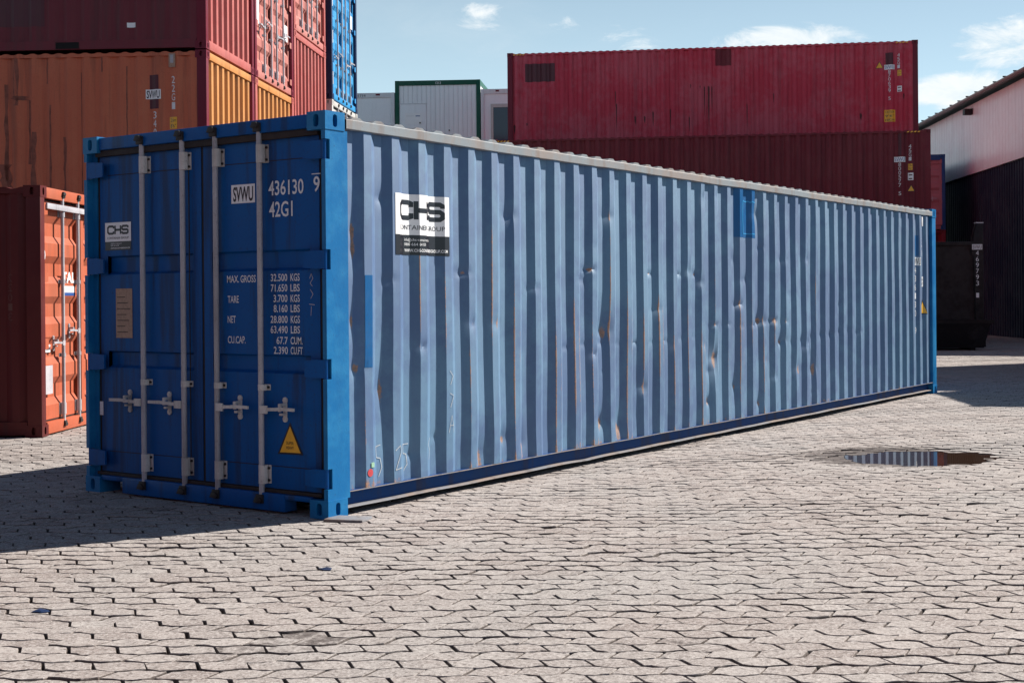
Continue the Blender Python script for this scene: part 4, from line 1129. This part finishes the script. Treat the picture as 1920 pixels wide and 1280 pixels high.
for px_, y0_, y1_, w_ in ((953, 232, 252, .08), (978, 228, 234, .05), (1150, 166, 200, .03), (1152, 190, 250, .035), (1188, 214, 232, .06), (1206, 214, 230, .055), (1222, 205, 236, .05), (1255, 200, 244, .045), (1291, 215, 246, .04),
                          (1320, 156, 220, .035), (1328, 156, 240, .06), (1334, 156, 215, .03), (1294, 152, 162, .03), (1312, 155, 161, .03), (1400, 190, 240, .03), (1450, 170, 190, .03), (1611, 208, 222, .07), (1690, 170, 182, .05)):
    a_ = ux(px_); draped('rust_streak', ([(a_ - w_ * .5, uz(y0_ + 2, px_)), (a_ + w_ * .1, uz(y0_, px_)), (a_ + w_ * .5, uz(y0_ + 4, px_)), (a_ + w_ * .35, uz((y0_ + y1_) / 2, px_)), (a_ + w_ * .1, uz(y1_, px_)), (a_ - w_ * .3, uz((y0_ + y1_) / 2 + 3, px_))], [(0, 5, 4, 3, 2, 1)]), upp.folds(), ufn(1, .003), 'rust_streak', up)
for o_, xs in ((up, ((0.18), (11.55))), (lw, ((0.18), (11.55)))):
    for a_ in xs if isinstance(xs, tuple) else (xs,):
        for q in range(4):
            MB().prism([(a_ + q * 0.095, HR - 0.078), (a_ + q * 0.095 + 0.05, HR - 0.078), (a_ + q * 0.095 + 0.085, HR - 0.040), (a_ + q * 0.095 + 0.035, HR - 0.040)], lambda a, b, d: (d, a, b), 1.2155, 1.2185).build('hazard_stripe', 'yellow_vinyl', o_)

# ================================================================ site offices between the stacks
TO = 0.515; AO = Vector((math.cos(TO), math.sin(TO), 0)); NO = Vector((math.sin(TO), -math.cos(TO), 0)); RO = TO
PO = Vector((-24.31, 28.53, 0)); GO = 'stacked site office cabins'


def office(label, u, z, H, fr, kind, W=3.0, L=6.0):
    """end wall toward the viewer at local y = 0, facing -y"""
    root = thing('site_office_cabin', label, 'cabin', PO + AO * (u + W / 2) + Vector((0, 0, z)), RO, GO)
    t_ = 0.14 if kind == 'green' else 0.11; hd = 0.17
    for sx in (-1, 1):
        for y in (0.0, L - 0.13):
            MB().box(*sorted((sx * W / 2, sx * (W / 2 - t_))), y, y + 0.13, 0, H).build('corner_post', fr, root, bevel=0.006)
    for y in (0.004, L - 0.114):
        MB().box(-W / 2 + t_, W / 2 - t_, y, y + 0.11, H - hd, H - 0.003).build('top_beam', fr, root); MB().box(-W / 2 + t_, W / 2 - t_, y, y + 0.11, 0.003, 0.12).build('bottom_beam', fr, root)
    for sx in (-1, 1):
        MB().box(*sorted((sx * (W / 2 - 0.004), sx * (W / 2 - 0.09))), 0.13, L - 0.13, H - hd, H - 0.003).build('top_beam', fr, root)
        MB().box(*sorted((sx * (W / 2 - 0.004), sx * (W / 2 - 0.09))), 0.13, L - 0.13, 0.003, 0.12).build('bottom_beam', fr, root)
        MB().box(*sorted((sx * (W / 2 - 0.03), sx * (W / 2 - 0.07))), 0.13, L - 0.13, 0.12, H - hd).build('side_wall', 'office_white', root)
    MB().box(-W / 2 + 0.02, W / 2 - 0.02, 0.02, L - 0.02, H - 0.05, H - 0.02).build('roof_panel', fr, root)
    MB().box(-W / 2 + t_, W / 2 - t_, L - 0.08, L - 0.05, 0.12, H - hd).build('rear_wall', 'office_white', root)
    if kind == 'green':
        n = 17; w = (W - 2 * t_) / n
        for i in range(n):
            x0 = -W / 2 + t_ + i * w
            hi = H - hd
            MB().box(x0 + 0.006, x0 + w - 0.006, 0.040, 0.075, 0.12, hi).build('wall_board', 'office_white', root, bevel=0.004)
        MB().box(-W / 2 + t_, W / 2 - t_, 0.060, 0.09, 0.12, H - hd).build('wall_backing', 'office_grey', root)
        dr = MB().box(-W / 2 + t_ + 0.03, -W / 2 + t_ + 0.95, 0.018, 0.038, 0.12, H - 0.82).build('door', 'office_white', root, bevel=0.004)
        MB().box(-W / 2 + t_ + 0.0, -W / 2 + t_ + 0.98, 0.012, 0.039, H - 0.815, H - 0.79).build('door_lintel', 'office_grey', dr)
        MB().box(-W / 2 + t_ + 0.20, -W / 2 + t_ + 0.80, 0.013, 0.0175, H - 1.52, H - 1.13).build('door_sign', 'white_vinyl', dr)
        flat_part('sign_line', rect2d(-W / 2 + t_ + 0.24, -W / 2 + t_ + 0.52, H - 1.245, H - 1.225), lambda a, b: (a, 0.0115, b), 'office_grey', dr)
        flat_part('sign_mark', rect2d(-W / 2 + t_ + 0.58, -W / 2 + t_ + 0.74, H - 1.25, H - 1.22), lambda a, b: (a, 0.0115, b), 'logo_blue', dr)
        MB().tube((-W / 2 + t_ + 0.74, 0.018, H - 1.48), (-W / 2 + t_ + 0.74, -0.03, H - 1.48), 0.026, 10).build('door_knob', 'dark_iron', dr)
        flat_part('number_lettering', text2d('1213', -0.07, H - 0.135, 0.085, 0.19), lambda a, b: (a, 0.0015, b), 'white_vinyl', root)
        MB().tube((0.40, 0.040, H - 1.75), (0.40, 0.02, H - 1.75), 0.026, 8).build('vent_cap', 'dark_iron', root)
    elif kind == 'plain':
        MB().box(-W / 2 + t_, W / 2 - t_, 0.05, 0.085, 0.12, H - hd).build('end_wall', 'office_white', root)
        MB().box(-0.35, W / 2 - t_ - 0.06, 0.030, 0.050, 0.12, H - hd - 0.06).build('wall_board', 'office_white', root, bevel=0.004)
        MB().box(0.78, 1.16, -0.002, 0.0035, H - 0.145, H - 0.03).build('beam_opening', 'office_grey', root)
        MB().box(0.84, 0.99, -0.006, -0.0025, H - 0.10, H - 0.04).build('warning_label', 'maroon_post', root)
        flat_part('number_lettering', text2d('1714', 0.22, H - 0.14, 0.09, 0.26), lambda a, b: (a, 0.0015, b), 'dark_iron', root)
    else:
        MB().box(-W / 2 + t_, W / 2 - t_, 0.05, 0.085, 0.12, H - hd).build('end_wall', 'office_white', root)
        fr_ = MB(); x0, x1, z0, z1 = -W / 2 + 0.34, W / 2 - 0.5, H - 1.9, H - 0.52
        for a, b, c, d in ((x0, x0 + 0.09, z0, z1), (x1 - 0.09, x1, z0, z1), (x0 + 0.09, x1 - 0.09, z1 - 0.12, z1), (x0 + 0.09, x1 - 0.09, z0, z0 + 0.09)): fr_.box(a, b, 0.015, 0.049, c, d)
        w_ = fr_.build('window', 'white_paint', root)
        MB().box(x0 + 0.09, x1 - 0.09, 0.035, 0.049, z0 + 0.09, z1 - 0.12).build('pane', 'window_glass', w_)
        MB().box(-W / 2 + 0.32, -W / 2 + 0.66, -0.002, 0.0035, H - 0.115, H - 0.025).build('beam_opening', 'office_grey', root)
        MB().box(-W / 2 + 0.52, -W / 2 + 0.64, -0.006, -0.0025, H - 0.10, H - 0.04).build('warning_label', 'maroon_post', root)
    return root


for z, nm in ((0.0, 'ground'), (2.98, 'middle')):
    office('pale cabin in the %s row of the left cabin column' % nm, -3.02, z, 2.97, 'office_grey', 'plain')
    office('pale cabin in the %s row below the green framed cabin' % nm, 0.0, z, 2.97, 'office_grey', 'plain')
    office('pale cabin in the %s row of the right cabin column' % nm, 3.02, z, 2.97, 'office_grey', 'plain')
office('pale grey cabin numbered 1714, beside the bright blue container', -3.02, 5.96, 2.62, 'office_grey', 'plain')
office('white cabin with green frame numbered 1213, topmost and tallest of the cabins', 0.0, 5.96, 3.02, 'office_green', 'green')
office('white cabin with a dark blue window, beside the red container', 3.02, 5.96, 2.68, 'office_grey', 'window')

# ================================================================ right: warehouse, black container, bin, blue framed container
WD = Vector((-0.535, 0.845, 0)).normalized(); WN = Vector((WD.y, -WD.x, 0))    # WN to the building's inside (right)
P0 = Vector((-2.55, 31.4, 0)); wrot = math.atan2(WD.y, WD.x) - math.pi / 2
wh = thing('warehouse', 'warehouse with pale upper cladding above a dark ribbed wall, at the right edge', 'building', P0, wrot)   # local y along the wall, +x inside
WL, WHT, WB = 34.0, 7.95, 5.55
MB().box(0.30, 0.42, 0, WL, 0, WB + 0.05).build('wall', 'cladding_dark', wh, smooth=False)
rib = []
pk = MB(); rows = [[], []]
q = 0.0
while q < WL:
    for dy, dx in ((0.0, 0.27), (0.05, 0.27), (0.08, 0.235), (0.17, 0.235), (0.20, 0.27)):
        rows[0].append((dx, q + dy, 0.0)); rows[1].append((dx, q + dy, WB))
    q += 0.25
pk.sheet(rows).build('ribbed_wall', 'cladding_dark', wh, smooth=False)
rows = [[], []]; q = 0.0
while q < WL:
    for dy, dx in ((0.0, 0.14), (0.27, 0.14), (0.285, 0.135), (0.30, 0.135), (0.315, 0.14)):
        rows[0].append((dx, q + dy, WB)); rows[1].append((dx, q + dy, WHT))
    q += 0.33
MB().sheet(rows).build('upper_cladding', 'cladding_light', wh, smooth=False)
MB().box(0.15, 0.30, 0, WL, WB, WB + 0.02).build('cladding_trim', 'gutter', wh)
MB().add([(-0.25, -0.4, WHT + 0.02), (-0.25, WL + 0.4, WHT + 0.02), (12, WL + 0.4, WHT + 3.4), (12, -0.4, WHT + 3.4), (-0.25, -0.4, WHT + 0.07), (-0.25, WL + 0.4, WHT + 0.07), (12, WL + 0.4, WHT + 3.5), (12, -0.4, WHT + 3.5)],
         [(0, 1, 2, 3), (4, 5, 6, 7), (0, 1, 5, 4), (1, 2, 6, 5), (2, 3, 7, 6), (3, 0, 4, 7)]).build('roof', 'roof_sheet', wh, smooth=False)
gt = MB(); ns = 8
gr = [(-0.30 + 0.075 * math.cos(math.pi + math.pi * i / ns), WHT + 0.07 + 0.075 * math.sin(math.pi + math.pi * i / ns)) for i in range(ns + 1)]
gt.sheet([[(a, y, b) for a, b in gr] for y in (-0.4, WL + 0.4)]).build('gutter', 'gutter', wh)
for y in [1.0 * i for i in range(int(WL))]: MB().box(-0.42, -0.20, y, y + 0.03, WHT + 0.07, WHT + 0.11).build('gutter_bracket', 'dark_iron', wh)
MB().box(0.42, 12, 0.05, 0.3, 0, WHT + 0.05).build('gable_wall', 'cladding_dark', wh); MB().box(11.8, 12, 0.3, WL, 0, WHT + 2.5).build('rear_wall', 'cladding_dark', wh)
MB().box(0.42, 11.8, WL - 0.3, WL, 0, WHT + 0.05).build('gable_wall', 'cladding_dark', wh)
MB().box(-0.15, 0.13, 9.1, 9.35, WHT - 0.36, WHT - 0.16).build('wall_lamp', 'dark_iron', wh)

# black open container in the shade
CR = math.radians(33.3)
bk = thing('open_container', 'black open topped container numbered 469793, in the shade before the warehouse', 'container', (-3.93 + 0.0, 28.40, 0), CR)   # local x to the right, origin at the right near corner
BW = 2.43
for x0, x1 in ((-0.20, 0.0), (-BW, -BW + 0.22)):
    mb = MB(); h = 3.24 if x1 == 0.0 else 3.12
    mb.prism([(x0, 0), (x1, 0), (x1, h), (x0 + 0.03, h), (x0 - 0.06 if x1 == 0.0 else x0 - 0.02, h - 0.36)], lambda a, b, d: (a, d, b), 0.0, 0.22); mb.build('corner_post', 'black_paint', bk, bevel=0.008)
    mb = MB(); mb.box(x0 + 0.0, x1, 5.8, 6.0, 0, h - 0.1); mb.build('corner_post', 'black_paint', bk, bevel=0.008)
    MB().box(x0 + 0.01, x1 + 0.004, -0.012, 0.20, h - 0.001, h + 0.03).build('post_cap', 'galvanised' if x1 == 0.0 else 'black_paint', bk)
mb = MB(); n = 12
mb.sheet([[(-BW + 0.22 + (BW - 0.42) * i / n, 0.05, 0.1) for i in range(n + 1)], [(-BW + 0.22 + (BW - 0.42) * i / n, 0.05, 2.78 - 0.05 * math.sin(math.pi * i / n)) for i in range(n + 1)]]).build('end_wall', 'black_paint', bk, smooth=False)
MB().box(-BW + 0.22, -0.20, 0.0, 0.16, 2.66, 2.76).build('end_header', 'black_paint', bk, bevel=0.01)
for x in (-0.06, -BW + 0.02): MB().box(x, x + 0.05, 0.22, 5.8, 0.08, 2.75).build('side_panel', 'black_paint', bk)
MB().box(-BW + 0.08, -0.06, 0.2, 5.8, 0.05, 0.2).build('floor_frame', 'black_paint', bk); MB().box(-BW + 0.22, -0.20, 5.85, 5.95, 0.05, 2.75).build('end_wall', 'black_paint', bk)
fb = lambda a, b: (a, -0.006, b)
MB().box(-0.31, 0.0, -0.004, 0.0, 2.40, 2.66).build('number_backing', 'black_paint', bk)
flat_part('number_sticker', rect2d(-0.30, -0.03, 2.55, 2.69), fb, 'office_grey', bk); flat_part('number_lettering', text2d('SVWU', -0.28, 2.57, 0.10, 0.23), lambda a, b: (a, -0.008, b), 'black_vinyl', bk)
for i_, c_ in enumerate('469793 1'):
    if c_ != ' ': flat_part('number_lettering', text2d(c_, -0.20, 2.40 - 0.158 * i_, 0.125, 0.075), fb, 'white_lettering', bk)
MB().box(-BW, 0.02, -0.10, 0.0, 0.0, 0.14).build('end_sill', 'black_paint', bk, bevel=0.01)
# low black bin before it
bn = thing('waste_skip', 'low black skip with flared rim, in front of the black open container', 'skip', (-3.93 - math.cos(CR) * 1.5 + 0.75, 28.40 - math.sin(CR) * 1.5 - 1.35, 0), CR)
mb = MB()
bt = [(-1.35, -0.55), (0.95, -0.55), (0.95, 0.55), (-1.35, 0.55)]; tp = [(-1.5, -0.70), (1.1, -0.70), (1.1, 0.70), (-1.5, 0.70)]
mb.add([(x, y, 0.06) for x, y in bt] + [(x, y, 0.72) for x, y in tp] + [(x * 0.96, y * 0.93, 0.70) for x, y in tp] + [(x * 0.98, y * 0.95, 0.14) for x, y in bt],
       [(3, 2, 1, 0)] + [(i, (i + 1) % 4, 4 + (i + 1) % 4, 4 + i) for i in range(4)] + [(4 + i, 4 + (i + 1) % 4, 8 + (i + 1) % 4, 8 + i) for i in range(4)] + [(8 + i, 8 + (i + 1) % 4, 12 + (i + 1) % 4, 12 + i) for i in range(4)] + [(12, 13, 14, 15)])
mb.build('body', 'black_paint', bn, sharp=20)
mb = MB(); mb.box(-1.55, 1.15, -0.74, -0.70, 0.66, 0.75); mb.box(-1.55, 1.15, 0.70, 0.74, 0.66, 0.75); mb.box(-1.55, -1.5, -0.70, 0.70, 0.66, 0.75); mb.box(1.1, 1.15, -0.70, 0.70, 0.66, 0.75); mb.build('rim', 'black_paint', bn)
for x in (-1.1, 0.7): MB().box(x - 0.06, x + 0.06, -0.5, 0.5, 0.0, 0.06).build('skid', 'black_paint', bn)

# blue framed container seen in the gap, on a maroon one
TB = TR; BX = Vector((math.cos(TB), math.sin(TB), 0)); BYv = Vector((-math.sin(TB), math.cos(TB), 0))
PB = Vector((-8.10, 38.58, 0))             # right near corner
GB = 'containers in the gap before the warehouse'
container('maroon container at ground level in the gap between the red row and the warehouse', PB - BX * 1.219, TB, H=2.70, frame='maroon_dark', side='maroon_dark', end='maroon_dark', group=GB)
container('another maroon layer under the blue framed container in the gap', PB - BX * 1.219 + Vector((0, 0, 2.71)), TB, H=0.90, frame='maroon_dark', side='maroon_dark', end='maroon_dark', group=GB)
bf, _, _, _ = container('container with blue frame and pink end doors, in the gap before the warehouse', PB - BX * 1.219 + Vector((0, 0, 3.62)), TB, H=2.60, frame='frame_blue', side='frame_blue', end='frame_blue', door='pink_panel', post='frame_blue', group=GB)
MB().box(-1.05, 1.05, 0.0, 0.010, 2.40, 2.595).build('door_header', 'frame_blue', bf)

# containers standing just outside the frame on the right: they throw the shade across the yard there
PC = Vector((3.98, 15.9, 0)); GC = 'containers on the right edge of the yard'
CU = Vector((0.8685, 0.4957, 0)); CV = Vector((-0.4957, 0.8685, 0)); rc = math.atan2(CU.y, CU.x) - math.pi / 2
for i in range(3):
    for j in range(2):
        mt = ('brown_side', 'navy', 'orange_red', 'maroon_dark', 'brown_side', 'red_paint')[i * 2 + j]
        ln = ['nearest', 'middle', 'farthest'][i]
        container('container stacked beside the yard, outside the right edge of the view', PC + CV * (2.75 * i + 1.219) + Vector((0, 0, 2.595 * j)), rc, frame=mt, side=mt, end=mt, group=GC)

# unseen container row added behind the viewer to cut fill light on shaded faces
GBk = 'added light-blocking container row behind the viewer'
for i in range(5):
    for j in range(3):
        mt = ('maroon_dark', 'navy', 'brown_side', 'maroon_dark', 'maroon_shade', 'navy')[(i * 2 + j * 5) % 6]
        container('dark container in the added light-blocking row behind the viewer', Vector((-28.0 + 12.5 * i, -20.0, 2.6 * j)), -math.pi / 2, L=12.192, frame=mt, side=mt, end=mt, group=GBk)

# small things lying on the paving
def scrap(label, px_, py_, r_, mat, seed):
    rr = random.Random(seed); gx, gy = px_ground(px_, py_)
    mb = MB(); n = 9
    rim = [(r_ * rr.uniform(.6, 1.2) * math.cos(2 * math.pi * i / n), r_ * rr.uniform(.35, .8) * math.sin(2 * math.pi * i / n), rr.uniform(0.003, 0.006)) for i in range(n)]
    mid = [(x * rr.uniform(.3, .7), y * rr.uniform(.3, .7), rr.uniform(0.006, 0.013)) for x, y, z in rim]
    low = [(x * 0.96, y * 0.96, z - 0.003) for x, y, z in rim]
    mb.add(rim + mid + low, [(i, (i + 1) % n, n + (i + 1) % n, n + i) for i in range(n)] + [tuple(range(n, 2 * n))] + [((i + 1) % n, i, 2 * n + i, 2 * n + (i + 1) % n) for i in range(n)] + [tuple(reversed(range(2 * n, 3 * n)))])
    o = mb.build('plastic_scrap', mat, smooth=False); o.location = (gx, gy, hgt(gx, gy) + 0.001); tag(o, label, 'litter')


scrap('crumpled dark blue plastic scrap on the paving in front of the blue doors', 612, 1068, 0.045, 'navy', 4)
scrap('flat dark plastic scrap on the paving near the lower left corner', 78, 1143, 0.055, 'navy', 8)
pl = MB().box(-0.13, 0.13, -0.08, 0.08, 0.0, 0.016).build('packing_plate', 'sill_edge', bevel=0.003); pl.location = (0.115, 0.055, 0.002); pl.rotation_euler = (0, 0, 0.35)
tag(pl, 'thin grey packing plate lying beside the near bottom corner of the blue container', 'plate')
